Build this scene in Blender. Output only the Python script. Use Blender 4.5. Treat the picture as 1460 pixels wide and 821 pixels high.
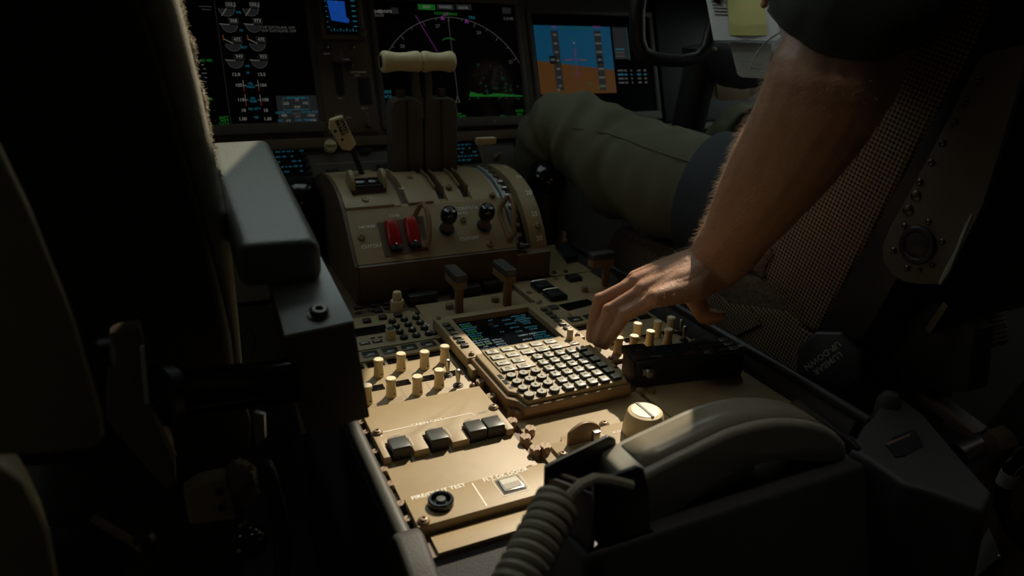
import bpy, bmesh, math, random
import numpy as np
from mathutils import Vector, Matrix, noise
random.seed(7)
V = Vector
for o in list(bpy.data.objects): bpy.data.objects.remove(o)
scene = bpy.context.scene
COL = scene.collection

# ------------------------------------------------------------------ camera
FPX = 1006.22
POS = V((-0.40599, -0.65983, 0.45920))
YAW, PIT, ROL = map(math.radians, (25.6714, 21.5277, 1.8926))
_d = V((math.sin(YAW)*math.cos(PIT), math.cos(YAW)*math.cos(PIT), -math.sin(PIT)))
_r = V((math.cos(YAW), -math.sin(YAW), 0)); _u = _r.cross(_d)
RIGHT = math.cos(ROL)*_r + math.sin(ROL)*_u
UP = -math.sin(ROL)*_r + math.cos(ROL)*_u
cam_d = bpy.data.cameras.new('camera'); cam = bpy.data.objects.new('camera', cam_d); COL.objects.link(cam)
cam.matrix_world = Matrix(((RIGHT.x, UP.x, -_d.x, POS.x), (RIGHT.y, UP.y, -_d.y, POS.y), (RIGHT.z, UP.z, -_d.z, POS.z), (0, 0, 0, 1)))
cam_d.sensor_fit = 'HORIZONTAL'; cam_d.sensor_width = 36.0; cam_d.lens = FPX/1460*36
cam_d.clip_start = 0.02; cam_d.clip_end = 60
cam_d.dof.use_dof = True; cam_d.dof.focus_distance = 0.95; cam_d.dof.aperture_fstop = 5.0
scene.camera = cam
# ------------------------------------------------------------------ light and exposure
SUN = V((0.70, 0.68, 1.00)).normalized()          # direction towards the sun
sd = bpy.data.lights.new('sun', 'SUN'); sd.energy = 5.0; sd.angle = math.radians(0.6); sd.color = (1.0, 0.86, 0.66)
so = bpy.data.objects.new('sun', sd); COL.objects.link(so)
so.rotation_euler = SUN.to_track_quat('Z', 'Y').to_euler(); so.location = SUN*6
wd = bpy.data.worlds.new('sky'); scene.world = wd; wd.use_nodes = True
_bg = wd.node_tree.nodes['Background']; _bg.inputs[0].default_value = (0.80, 0.95, 0.92, 1); _bg.inputs[1].default_value = 1.2
vs = scene.view_settings; vs.view_transform = 'Standard'; vs.look = 'None'; vs.gamma = 1.0; vs.exposure = 0.0; vs.use_curve_mapping = False

# ------------------------------------------------------------------ pixel -> point on a real plane
def ray(x, y): return RIGHT*((x-730)/FPX) - UP*((y-410.5)/FPX) + _d
def PZ(x, y, z=0.0): d = ray(x, y); return POS + d*((z-POS.z)/d.z)
def PY(x, y, v): d = ray(x, y); return POS + d*((v-POS.y)/d.y)
def PX(x, y, v): d = ray(x, y); return POS + d*((v-POS.x)/d.x)
def PD(x, y, dep): return POS + ray(x, y)*dep
def PP(x, y, p0, n): d = ray(x, y); return POS + d*((p0-POS).dot(n)/d.dot(n))

# ------------------------------------------------------------------ materials
def new_mat(name):
    m = bpy.data.materials.new(name); m.use_nodes = True
    return m, m.node_tree, m.node_tree.nodes['Principled BSDF']
MATS = {}
def mat(name, col, rough=0.5, metal=0.0, var=0.12, vscale=40, bump=0.0, bscale=300, coat=0.0, spec=0.5, emit=None, es=1.0, sss=0.0, trans=0.0):
    m, t, b = new_mat(name); N = t.nodes; L = t.links
    b.inputs['Roughness'].default_value = rough; b.inputs['Metallic'].default_value = metal
    b.inputs['Specular IOR Level'].default_value = spec; b.inputs['Coat Weight'].default_value = coat
    b.inputs['Base Color'].default_value = (*col, 1)
    if trans: b.inputs['Transmission Weight'].default_value = trans
    if sss:
        b.inputs['Subsurface Weight'].default_value = sss; b.inputs['Subsurface Radius'].default_value = (1.0, 0.3, 0.15); b.inputs['Subsurface Scale'].default_value = 0.012
    if emit: b.inputs['Emission Color'].default_value = (*emit, 1); b.inputs['Emission Strength'].default_value = es
    tc = N.new('ShaderNodeTexCoord')
    if var:
        nz = N.new('ShaderNodeTexNoise'); nz.inputs['Scale'].default_value = vscale; nz.inputs['Detail'].default_value = 5
        L.new(tc.outputs['Object'], nz.inputs['Vector'])
        mx = N.new('ShaderNodeMix'); mx.data_type = 'RGBA'
        mx.inputs[6].default_value = (*[c*(1-var) for c in col], 1); mx.inputs[7].default_value = (*[min(1, c*(1+var)) for c in col], 1)
        L.new(nz.outputs['Fac'], mx.inputs[0]); L.new(mx.outputs[2], b.inputs['Base Color'])
    if bump:
        nb = N.new('ShaderNodeTexNoise'); nb.inputs['Scale'].default_value = bscale; nb.inputs['Detail'].default_value = 3
        L.new(tc.outputs['Object'], nb.inputs['Vector'])
        bp = N.new('ShaderNodeBump'); bp.inputs['Strength'].default_value = bump; bp.inputs['Distance'].default_value = 0.001
        L.new(nb.outputs['Fac'], bp.inputs['Height']); L.new(bp.outputs['Normal'], b.inputs['Normal'])
    MATS[name] = m; return m
def emis(name, col, s): return mat(name, (0.0, 0.0, 0.0), 0.6, var=0, emit=col, es=s)

mat('tan', (0.345, 0.258, 0.136), 0.48, var=0.10, vscale=55, bump=0.15, bscale=900)
mat('tan_edge', (0.24, 0.15, 0.075), 0.5, var=0.12, vscale=60)
mat('brown', (0.12, 0.075, 0.045), 0.5, var=0.12, vscale=50)
mat('panel_dark', (0.085, 0.066, 0.048), 0.55, var=0.12, vscale=30)
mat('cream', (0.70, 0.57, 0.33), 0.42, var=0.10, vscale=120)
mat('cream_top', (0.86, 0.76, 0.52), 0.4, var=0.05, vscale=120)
mat('black', (0.011, 0.011, 0.012), 0.45, var=0.1)
mat('black_gloss', (0.006, 0.006, 0.007), 0.16, var=0)
mat('black_soft', (0.032, 0.032, 0.031), 0.62, var=0.15, bump=0.4, bscale=700)
mat('rim_cloth', (0.30, 0.29, 0.23), 0.9, var=0.25, vscale=150, bump=0.6, bscale=500)
mat('grey_trim', (0.060, 0.060, 0.050), 0.5, var=0.15, bump=0.3, bscale=600)
mat('handset', (0.29, 0.275, 0.22), 0.36, var=0.08, bump=0.15, bscale=900)
mat('handset_panel', (0.22, 0.195, 0.145), 0.30, var=0.10)
mat('key_black', (0.012, 0.012, 0.012), 0.40, var=0)
mat('key_top', (0.50, 0.49, 0.41), 0.28, var=0.06, vscale=200)
mat('key_white', (0.66, 0.65, 0.54), 0.25, var=0.06, vscale=200)
mat('button_grey', (0.060, 0.062, 0.055), 0.32, var=0.1, vscale=90)
mat('legend', (0.030, 0.036, 0.036), 0.25, var=0)
mat('white_paint', (0.90, 0.86, 0.75), 0.6, var=0)
mat('grey_paint', (0.34, 0.31, 0.25), 0.6, var=0)
mat('steel', (0.42, 0.40, 0.37), 0.30, metal=1.0, var=0.1)
mat('dark_steel', (0.10, 0.09, 0.08), 0.35, metal=1.0, var=0.15)
mat('alu', (0.36, 0.38, 0.38), 0.45, metal=0.20, var=0.06, vscale=30, bump=0.1, bscale=900)
mat('screw', (0.27, 0.185, 0.11), 0.40, metal=0.15, var=0.12, vscale=200)
mat('red', (0.36, 0.012, 0.010), 0.30, var=0.08)
mat('glass_dark', (0.004, 0.005, 0.007), 0.08, var=0)
mat('paper', (0.78, 0.79, 0.78), 0.8, var=0.05, vscale=30)
mat('sticky', (0.78, 0.71, 0.26), 0.7, var=0.08, vscale=30)
mat('card', (0.40, 0.37, 0.31), 0.7, var=0.05)
mat('leather', (0.130, 0.135, 0.110), 0.36, var=0.12, vscale=60, bump=0.5, bscale=420)
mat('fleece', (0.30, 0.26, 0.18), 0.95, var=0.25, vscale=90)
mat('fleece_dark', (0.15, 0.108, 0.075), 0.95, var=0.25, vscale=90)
mat('trousers', (0.115, 0.115, 0.066), 0.85, var=0.14, vscale=25, bump=0.5, bscale=1400)
mat('shirt', (0.022, 0.027, 0.022), 0.85, var=0.15, vscale=30, bump=0.5, bscale=1400)
mat('navy', (0.022, 0.032, 0.042), 0.75, var=0.15, bump=0.5, bscale=1400)
mat('skin', (0.46, 0.245, 0.155), 0.48, var=0.16, vscale=55, bump=0.45, bscale=420, sss=0.25)
mat('nail', (0.56, 0.33, 0.25), 0.25, var=0.03)
mat('hair', (0.16, 0.085, 0.04), 0.45, var=0)
mat('hair_arm', (0.50, 0.33, 0.18), 0.4, var=0)
mat('cable', (0.30, 0.27, 0.19), 0.5, var=0.08)
mat('plate_grey', (0.36, 0.36, 0.33), 0.5, var=0.08)
mat('carpet', (0.03, 0.028, 0.025), 0.95, var=0.3, vscale=200)
mat('shell', (0.16, 0.145, 0.12), 0.8, var=0.08)
mat('plastic_clear', (0.30, 0.30, 0.26), 0.25, var=0)
E_ = {'cyan': (0.05, 0.55, 0.75), 'green': (0.04, 0.55, 0.06), 'white': (0.75, 0.75, 0.68), 'mag': (0.70, 0.10, 0.75), 'amber': (0.8, 0.20, 0.03), 'red': (0.8, 0.06, 0.03)}
for k, c in E_.items(): emis('e_'+k, c, 0.11)
emis('e_dim', (0.45, 0.45, 0.42), 0.075); emis('e_grey', (0.30, 0.30, 0.32), 0.028)
emis('e_sky', (0.006, 0.125, 0.26), 0.27); emis('e_ground', (0.19, 0.075, 0.014), 0.24); emis('e_blue', (0.015, 0.16, 0.85), 0.24)
emis('e_screen', (0.02, 0.03, 0.05), 0.03); emis('e_terrain', (0.02, 0.10, 0.045), 0.10); emis('e_cdu_cyan', (0.06, 0.36, 0.46), 0.22); emis('e_cdu_green', (0.04, 0.42, 0.08), 0.24)
emis('e_faint', (0.03, 0.25, 0.36), 0.10); emis('e_label', (0.5, 0.47, 0.38), 0.05)

def tweed():
    m, t, b = new_mat('tweed'); N = t.nodes; L = t.links
    tc = N.new('ShaderNodeTexCoord'); mp = N.new('ShaderNodeMapping'); mp.inputs['Rotation'].default_value = (math.radians(32), 0, 0)
    L.new(tc.outputs['Object'], mp.inputs['Vector'])
    ck = N.new('ShaderNodeTexChecker'); ck.inputs['Scale'].default_value = 255
    ck.inputs['Color1'].default_value = (0.36, 0.24, 0.145, 1); ck.inputs['Color2'].default_value = (0.040, 0.030, 0.022, 1)
    sp = N.new('ShaderNodeSeparateXYZ'); L.new(mp.outputs[0], sp.inputs[0])
    cb = N.new('ShaderNodeCombineXYZ'); cb.inputs[0].default_value = 0.00071; L.new(sp.outputs[1], cb.inputs[1]); L.new(sp.outputs[2], cb.inputs[2])
    L.new(cb.outputs[0], ck.inputs['Vector'])
    nz = N.new('ShaderNodeTexNoise'); nz.inputs['Scale'].default_value = 160; L.new(tc.outputs['Object'], nz.inputs['Vector'])
    mx = N.new('ShaderNodeMix'); mx.data_type = 'RGBA'; mx.blend_type = 'MULTIPLY'; mx.inputs[0].default_value = 0.55
    L.new(ck.outputs['Color'], mx.inputs[6]); L.new(nz.outputs['Color'], mx.inputs[7]); L.new(mx.outputs[2], b.inputs['Base Color'])
    b.inputs['Roughness'].default_value = 0.95
    bp = N.new('ShaderNodeBump'); bp.inputs['Strength'].default_value = 0.6; bp.inputs['Distance'].default_value = 0.001
    L.new(ck.outputs['Fac'], bp.inputs['Height']); L.new(bp.outputs['Normal'], b.inputs['Normal'])
    MATS['tweed'] = m
tweed()

# ------------------------------------------------------------------ mesh building
def frame(o, x, y, z):
    o, x, y, z = V(o), V(x), V(y), V(z)
    return Matrix(((x.x, y.x, z.x, o.x), (x.y, y.y, z.y, o.y), (x.z, y.z, z.z, o.z), (0, 0, 0, 1)))
T = Matrix.Translation
class MB:
    def __init__(s, M=None): s.v = []; s.f = []; s.M = M
    def add(s, vs, fs):
        o = len(s.v)
        for p in vs: s.v.append((s.M @ V(p)) if s.M else V(p))
        for f in fs: s.f.append([i+o for i in f])
        return s
    def box(s, c, d, M=None):
        x, y, z = d[0]/2, d[1]/2, d[2]/2
        vs = [V((c[0]+a*x, c[1]+b*y, c[2]+e*z)) for a in (-1, 1) for b in (-1, 1) for e in (-1, 1)]
        if M: vs = [M @ v for v in vs]
        return s.add(vs, [(0, 1, 3, 2), (4, 6, 7, 5), (0, 4, 5, 1), (2, 3, 7, 6), (0, 2, 6, 4), (1, 5, 7, 3)])
    def bx(s, x0, x1, y0, y1, z0, z1): return s.box(((x0+x1)/2, (y0+y1)/2, (z0+z1)/2), (x1-x0, y1-y0, z1-z0))
    def hexa(s, a, b):   # two quads of four points each
        return s.add(list(a)+list(b), [(3, 2, 1, 0), (4, 5, 6, 7), (0, 1, 5, 4), (1, 2, 6, 5), (2, 3, 7, 6), (3, 0, 4, 7)])
    def rings(s, rs, cap=True, closed=True):
        n = len(rs[0]); vs = [p for r in rs for p in r]; fs = []
        for i in range(len(rs)-1):
            for j in range(n if closed else n-1):
                k = (j+1) % n
                fs.append((i*n+j, i*n+k, (i+1)*n+k, (i+1)*n+j))
        if cap: fs.append(tuple(reversed(range(n)))); fs.append(tuple(range((len(rs)-1)*n, len(rs)*n)))
        return s.add(vs, fs)
    def lathe(s, prof, c=(0, 0, 0), n=20, ax=None):
        c = V(c); z = V(ax).normalized() if ax is not None else V((0, 0, 1))
        x = z.orthogonal().normalized() if ax is not None else V((1, 0, 0)); y = z.cross(x)
        return s.rings([[c + x*(r*math.cos(2*math.pi*k/n)) + y*(r*math.sin(2*math.pi*k/n)) + z*h for k in range(n)] for r, h in prof])
    def cyl(s, p, q, r0, r1=None, n=14):
        p, q = V(p), V(q); return s.lathe([(r0, 0), (r1 if r1 is not None else r0, (q-p).length)], p, n, q-p)
    def tube(s, pts, r, n=10, cap=True, flat=None):
        pts = [V(p) for p in pts]; rs = r if isinstance(r, (list, tuple)) else [r]*len(pts); out = []; x = None
        for i, p in enumerate(pts):
            d = (pts[min(i+1, len(pts)-1)]-pts[max(i-1, 0)]).normalized()
            x = d.orthogonal().normalized() if x is None else (x-d*x.dot(d)).normalized()
            y = d.cross(x)
            out.append([p + x*(rs[i]*math.cos(2*math.pi*k/n)) + y*(rs[i]*math.sin(2*math.pi*k/n)) for k in range(n)])
        return s.rings(out, cap)
    def prism(s, poly, M, h0, h1):   # polygon in the XY of frame M, extruded along its Z
        a = [M @ V((p[0], p[1], h0)) for p in poly]; b = [M @ V((p[0], p[1], h1)) for p in poly]
        return s.rings([a, b])
    def hull(s, pts, off):   # planar world polygon, extruded by vector off
        a = [V(p) for p in pts]; return s.rings([a, [p+V(off) for p in a]])
    def ribbon(s, pts, w, M, z=0.0, closed=False):
        n = len(pts); L, R = [], []
        for i, p in enumerate(pts):
            a = pts[(i-1) % n] if (closed or i > 0) else p; b = pts[(i+1) % n] if (closed or i < n-1) else p
            dx, dy = b[0]-a[0], b[1]-a[1]; l = math.hypot(dx, dy) or 1
            nx, ny = -dy/l*w/2, dx/l*w/2
            L.append(M @ V((p[0]+nx, p[1]+ny, z))); R.append(M @ V((p[0]-nx, p[1]-ny, z)))
        return s.rings([L, R], cap=False, closed=closed) if n > 1 else s
W = {}
def mesh_of(name, mb, bev=0, seg=2, smooth=True, ang=38):
    me = bpy.data.meshes.new(name)
    c = V((0, 0, 0))
    if mb.v:
        lo = V([min(v[i] for v in mb.v) for i in range(3)]); hi = V([max(v[i] for v in mb.v) for i in range(3)]); c = (lo+hi)/2
    me.from_pydata([v-c for v in mb.v], [], mb.f); me.update()
    bm = bmesh.new(); bm.from_mesh(me)
    bmesh.ops.recalc_face_normals(bm, faces=bm.faces)
    if bev:
        es = [e for e in bm.edges if len(e.link_faces) == 2 and e.calc_face_angle(0) > math.radians(30)]
        bmesh.ops.bevel(bm, geom=es, offset=bev, segments=seg, profile=0.6, affect='EDGES', clamp_overlap=True)
    bm.to_mesh(me); bm.free()
    if smooth:
        for p in me.polygons: p.use_smooth = True
        me.set_sharp_from_angle(angle=math.radians(ang))
    return me, c
def put(name, me, c, m, parent=None):
    o = bpy.data.objects.new(name, me); COL.objects.link(o)
    if m and not me.materials: me.materials.append(MATS[m])
    if parent is not None: o.parent = parent; o.location = c - W[parent]
    else: o.location = c
    W[o] = V(c); return o
def part(name, mb, m, parent=None, bev=0, seg=2, smooth=True, ang=38, label=None):
    me, c = mesh_of(name, mb, bev, seg, smooth, ang); o = put(name, me, c, m, parent)
    if label: o['label'] = label
    return o
def inst(src, c, parent, label=None):
    o = src.copy(); COL.objects.link(o); o.parent = parent; o.location = V(c)-W[parent]; W[o] = V(c)
    if label: o['label'] = label
    return o
def tag(o, label, cat, group=None, kind=None):
    o['label'] = label; o['category'] = cat
    if group: o['group'] = group
    if kind: o['kind'] = kind
    return o
def thing(name, label, cat, loc, group=None):
    o = bpy.data.objects.new(name, None); COL.objects.link(o); o.location = V(loc); W[o] = V(loc); o.empty_display_size = 0.02
    return tag(o, label, cat, group)
def struct(name, mb, m, label, cat, **k):
    o = part(name, mb, m, None, **k); o['kind'] = 'structure'; return tag(o, label, cat)
_tc = {}
def text_mesh(s, size, ex=0.0):
    key = (s, size, ex)
    if key not in _tc:
        cu = bpy.data.curves.new('t', 'FONT'); cu.body = s; cu.size = size; cu.align_x = 'CENTER'; cu.align_y = 'CENTER'; cu.resolution_u = 2; cu.extrude = ex; cu.offset = size*.018
        ob = bpy.data.objects.new('t', cu); me = bpy.data.meshes.new_from_object(ob)
        bpy.data.objects.remove(ob); bpy.data.curves.remove(cu)
        _tc[key] = ([v.co.copy() for v in me.vertices], [tuple(p.vertices) for p in me.polygons]); bpy.data.meshes.remove(me)
    return _tc[key]
def add_text(mb, s, size, M, bold=0):
    vs, fs = text_mesh(s, size); mb.add([M @ v for v in vs], fs)
    if bold: mb.add([M @ (v+V((bold, 0, 0))) for v in vs], fs)
    return mb
def lettering(s, size, M, m, parent, bold=0, name='lettering'):
    return part(name, add_text(MB(), s, size, M, bold), m, parent, smooth=False)
def flat(x, y, z, rot=0): return T((x, y, z)) @ Matrix.Rotation(rot, 4, 'Z')
def rrect(x0, x1, y0, y1, r, n=4):
    out = []
    for cx, cy, a in ((x1-r, y1-r, 0), (x0+r, y1-r, 90), (x0+r, y0+r, 180), (x1-r, y0+r, 270)):
        for k in range(n+1): t = math.radians(a+90*k/n); out.append((cx+r*math.cos(t), cy+r*math.sin(t)))
    return out
# ------------------------------------------------------------------ shell of the flight deck
FLOOR = -0.62
struct('floor', MB().bx(-1.5, 1.5, -1.9, 2.0, FLOOR-0.05, FLOOR), 'carpet', 'dark carpeted flight deck floor', 'floor', smooth=False)
def wall_with_holes(M, u0, u1, v0, v1, holes, th):
    us = sorted({u0, u1, *[h[0] for h in holes], *[h[1] for h in holes]}); vv = sorted({v0, v1, *[h[2] for h in holes], *[h[3] for h in holes]})
    mb = MB(M)
    for a, b in zip(us, us[1:]):
        for c, d in zip(vv, vv[1:]):
            if any(a >= h[0]-1e-6 and b <= h[1]+1e-6 and c >= h[2]-1e-6 and d <= h[3]+1e-6 for h in holes): continue
            mb.bx(a, b, c, d, 0, th)
    return mb
# sloping windscreen wall: from (y 1.30, z .50) up to (y .40, z 1.23)
_ws0, _ws1 = V((0, 1.30, 0.50)), V((0, 0.40, 1.23)); _wv = (_ws1-_ws0).normalized()
MWS = frame(_ws0, (1, 0, 0), _wv, V((1, 0, 0)).cross(_wv))
HOLES = [(0.40, 1.02, 0.641, 1.066), (-0.50, 0.16, 0.40, 1.05)]
struct('wall_front', wall_with_holes(MWS, -1.5, 1.5, -0.02, (_ws1-_ws0).length+0.03, HOLES, 0.03), 'shell', 'sloping windscreen wall above the instrument panel', 'wall', smooth=False)
for i, h in enumerate(HOLES):
    fr = MB(MWS)
    for a in ((h[0]-.015, h[0], h[2]-.015, h[3]+.015), (h[1], h[1]+.015, h[2]-.015, h[3]+.015), (h[0], h[1], h[2]-.015, h[2]), (h[0], h[1], h[3], h[3]+.015)):
        fr.bx(*a, -0.012, 0.034)
    struct('window_%d' % (i+1), fr, 'black', 'black framed windscreen opening on the %s side of the flight deck' % ('right' if i == 0 else 'left'), 'window', bev=0.003)
sv = thing('added_sun_blocker', 'added unseen dark sun visor panel hanging inside the right windscreen', 'blocker', MWS @ V((.90, .80, -.02)))  # made-up panel, added out of view to keep sun off the right side
part('blocker_panel', MB(MWS).prism([(.81, .60), (1.06, .60), (1.06, 1.125), (.905, 1.125), (.905, .885), (.785, .835), (.785, .77), (.868, .755), (.868, .695), (.81, .690)], Matrix(), -.030, -.022), 'black', sv, bev=.002)
part('blocker_arm', MB(MWS).cyl((.96, 1.12, -.026), (.96, 1.155, -.012), .006), 'dark_steel', sv)
struct('ceiling', MB().bx(-1.5, 1.5, -1.9, 0.42, 1.23, 1.28), 'shell', 'overhead panel and ceiling of the flight deck', 'ceiling', smooth=False)
struct('wall_back', MB().bx(-1.5, 1.5, -1.95, -1.9, FLOOR, 1.28), 'shell', 'rear bulkhead of the flight deck', 'wall', smooth=False)
MSL = frame((-1.5, 0, 0), (0, 1, 0), (0, 0, 1), (1, 0, 0))
struct('wall_left', wall_with_holes(MSL, -1.95, 2.0, FLOOR, 1.28, [(0.15, 0.62, 0.68, 1.10)], 0.04), 'shell', 'left side wall with a side window opening', 'wall', smooth=False)
MSR = frame((1.5, 0, 0), (0, 1, 0), (0, 0, 1), (1, 0, 0))
struct('wall_right', wall_with_holes(MSR, -1.95, 2.0, FLOOR, 1.28, [(-0.10, 0.90, 0.45, 1.00)], 0.04), 'shell', 'right side wall with a side window opening', 'wall', smooth=False)
struct('trim_1', MB().bx(-1.5, 1.5, 1.30, 1.34, FLOOR, 0.56), 'shell', 'bulkhead below the windscreen behind the instruments', 'wall', smooth=False)

fld = thing('added_lamp', 'added unseen flood lamp above the aft end of the console', 'lamp', (.05, -.32, 1.20))  # made-up lamp, added out of view to softly brighten the handset area
part('housing', MB().lathe([(.045, .03), (.045, .0), (.040, -.006), (.034, -.006)], (.05, -.32, 1.20), 24), 'black', fld)
part('lens', MB().lathe([(.034, -.005), (.033, -.003), (.0001, -.003)], (.05, -.32, 1.20), 24), 'e_dim', fld)
_ld = bpy.data.lights.new('fill', 'AREA'); _ld.shape = 'DISK'; _ld.size = .07; _ld.energy = 0.085; _ld.color = (1.0, .96, .86); _ld.spread = math.radians(52)
_lo = bpy.data.objects.new('fill', _ld); COL.objects.link(_lo); _lo.location = (.05, -.32, 1.188)
# ------------------------------------------------------------------ fasteners, knobs (shared meshes)
PROTO = {}
def shared(key, name, c, m, parent, build, bev=0, seg=2, ang=38, label=None):
    """one mesh for all alike pieces: build() gives geometry about the origin"""
    if key not in PROTO:
        mb = build(); me = bpy.data.meshes.new(name); me.from_pydata(mb.v, [], mb.f); me.update()
        bm = bmesh.new(); bm.from_mesh(me); bmesh.ops.recalc_face_normals(bm, faces=bm.faces)
        if bev:
            es = [e for e in bm.edges if len(e.link_faces) == 2 and e.calc_face_angle(0) > math.radians(30)]
            bmesh.ops.bevel(bm, geom=es, offset=bev, segments=seg, profile=0.6, affect='EDGES', clamp_overlap=True)
        bm.to_mesh(me); bm.free()
        for p in me.polygons: p.use_smooth = True
        me.set_sharp_from_angle(angle=math.radians(ang)); me.materials.append(MATS[m]); PROTO[key] = me
    o = put(name, PROTO[key], V(c), None, parent)
    if label: o['label'] = label
    return o
def screw(x, y, z, parent, r=0.0052, m='screw'):
    return shared(('scr', r, m), 'screw', (x, y, z), m, parent, lambda: MB().lathe([(r, -.0005), (r, .0012), (r*.92, .002), (r*.62, .0028), (r*.58, .0040), (r*.42, .0044), (r*.30, .0044), (r*.26, .0030), (.0001, .0030)], n=16))
def stud_mb(r=0.0062, h=0.013):
    mb = MB().lathe([(r*1.0, -.002), (r*1.0, h-.0012), (r*.92, h-.0011)], n=18)
    for sgn in (1, -1):
        pts = [(r*.92*math.cos(t), r*.92*math.sin(t)) for t in [math.asin(.14)+(math.pi-2*math.asin(.14))*k/10 for k in range(11)]]
        mb.prism([(p[0], sgn*p[1]) for p in pts], Matrix.Rotation(0.9, 4, 'Z'), h-.002, h)
    return mb
def stud(x, y, z, parent, r=0.0062, h=0.013):
    return shared(('stud', r, h), 'fastener', (x, y, z), 'screw', parent, lambda: stud_mb(r, h))
def knob_acp(x, y, z, parent, m='cream'):
    k = shared(('kacp', m), 'knob', (x, y, z), m, parent, lambda: MB().lathe([(.0070, 0), (.0070, .0025), (.0062, .012), (.0056, .0178), (.0064, .0192), (.0067, .0205), (.0067, .0238), (.0060, .0246)], n=22))
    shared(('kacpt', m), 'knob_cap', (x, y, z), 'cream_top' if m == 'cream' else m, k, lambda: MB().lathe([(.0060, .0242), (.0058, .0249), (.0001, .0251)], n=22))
    shared('kdot', 'set_screw', (x, y, z), 'black', k, lambda: MB().cyl((.0018, -.0062, .005), (.0019, -.0074, .005), .0011, n=8))
    return k
def toggle(x, y, z, parent, tilt=0.10):
    b = shared('tgb', 'toggle_base', (x, y, z), 'dark_steel', parent, lambda: MB().lathe([(.0068, 0), (.0068, .0012), (.0050, .0014), (.0050, .0030), (.0034, .0032), (.0030, .0040)], n=16))
    shared(('tgl', tilt), 'toggle_lever', (x, y, z), 'steel', b, lambda: MB().lathe([(.0019, 0.002), (.0030, .012), (.0036, .020), (.0030, .0225), (.0012, .0235)], n=12, ax=(0.02, tilt, 1)))
    return b
def Q(ox, oy, s): return lambda a, b, z: PZ(ox+a/s, oy+b/s, z)

# ------------------------------------------------------------------ aisle stand body
st = thing('aisle_stand', 'long tan and black centre console running aft from the throttle quadrant', 'console', (0, 0.2, FLOOR))
part('body', MB().bx(-0.256, 0.292, -0.185, 0.80, FLOOR, -0.012), 'black_soft', st, bev=.004)
part('deck', MB().bx(-0.254, 0.276, -0.18, 0.79, -0.012, -0.003), 'brown', st)
# left edge trim: a soft grey rounded rail
part('edge_trim', MB().tube([(-0.2625, y, 0.000) for y in (-0.185, -0.1, 0.0, 0.15, 0.3, 0.45)], 0.0085, 10), 'grey_trim', st)
part('side_skirt', MB().bx(-0.272, -0.256, -0.185, 0.45, -0.40, -0.006), 'black_soft', st, bev=.004)
# right edge rail: black sloping shelf rising to a round rim
part('edge_shelf', MB().rings([[V((.270, y, -.003)), V((.283, y, .024)), V((.292, y, .024)), V((.300, y, -.05)), V((.27, y, -.05))] for y in (-.185, .50)]), 'black_soft', st, bev=.002)
part('edge_rail', MB().tube([(0.284, y, 0.0255) for y in (-0.20, -0.05, 0.1, 0.25, 0.40, 0.50)], 0.0070, 12), 'black', st)

# ------------------------------------------------------------------ radio tuning panel (left column, far)
LX0, LX1 = -0.250, -0.0965
rp = thing('radio_tuning_panel', 'tan radio panel with round numbered keys and a stepped cream tuning knob', 'control panel', (-0.17, 0.30, 0))
part('plate', MB().prism([(LX0, .240), (-.086, .240), (-.086, .335), (-.104, .352), (LX0, .352)], Matrix(), -0.003, 0.003), 'tan', rp, bev=.0008)
q = Q(500, 400, 8.207)
digits = ['1', '2', '3', '4', '5', '6', '7', '8', '9', '.', '0', 'C']
for j in range(4):
    for i in range(3):
        x, y = -0.1405+i*.0192, 0.3165-j*.0206
        kk = shared('rkey', 'key', (x, y, .003), 'key_black', rp, lambda: MB().lathe([(.0062, 0), (.0062, .0036), (.0052, .0048), (.0001, .0050)], n=18))
        lettering(digits[j*3+i], .0072, flat(x, y, .0083), 'white_paint', kk)
p = q(548, 338, .003)
kn = part('tuning_knob', MB().lathe([(.0112, 0), (.0112, .015), (.0104, .0165), (.0078, .0166)], (p.x, p.y, .003), 26), 'cream', rp)
part('inner_knob', MB().lathe([(.0076, .0160), (.0068, .0295), (.0058, .0312), (.0001, .0316)], (p.x, p.y, .003), 22), 'cream', kn)
part('knob_index', MB().box((p.x+.0085, p.y-.0072, .010), (.002, .002, .006)), 'black', kn)
for a, b in ((85, 325), (275, 300), (430, 278), (322, 362), (375, 438), (190, 478), (555, 412)):
    p = q(a, b, .004)
    shared('rbut', 'push_button', (p.x, p.y, .003), 'key_black', rp, lambda: MB().box((0, 0, .0025), (.0125, .0095, .005)), bev=.0012)
p = q(290, 482, .003); part('indicator_light', MB().lathe([(.0022, 0), (.0018, .0009), (.0001, .001)], (p.x, p.y, .003), 10), 'e_green', rp)
w = [q(a, b, .0035) for a, b in ((30, 568), (400, 515), (438, 598), (60, 655))]
part('display_window', MB().hull([V((v.x, v.y, .0028)) for v in w], (0, 0, .0012)), 'glass_dark', rp)
p = q(468, 672, .003)
kn = part('selector_knob', MB().lathe([(.0075, 0), (.0072, .0125), (.0068, .0150), (.0060, .0152)], (p.x, p.y, .003), 22), 'cream', rp)
part('knob_top', MB().lathe([(.0060, .0150), (.0058, .0156), (.0001, .0157)], (p.x, p.y, .003), 20), 'black', kn)
for a, b, s_ in ((165, 735, 'MKR'), (312, 710, 'MIC')):
    p = q(a, b, .0035); lk = part('legend_button', MB().prism(rrect(p.x-.0075, p.x+.0075, p.y-.004, p.y+.004, .0015), Matrix(), .003, .0042), 'legend', rp)
    lettering(s_, .0050, flat(p.x, p.y, .0045), 'white_paint', lk)
for a, b in ((258, 672), (345, 660)):
    p = q(a, b, .0035); part('annunciator', MB().bx(p.x-.0035, p.x+.0035, p.y-.0018, p.y+.0018, .003, .0038), 'legend', rp)
lettering('CLR', .0085, flat(-0.0945, .290, .0034, -1.05), 'white_paint', rp)
ln = MB()
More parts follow.
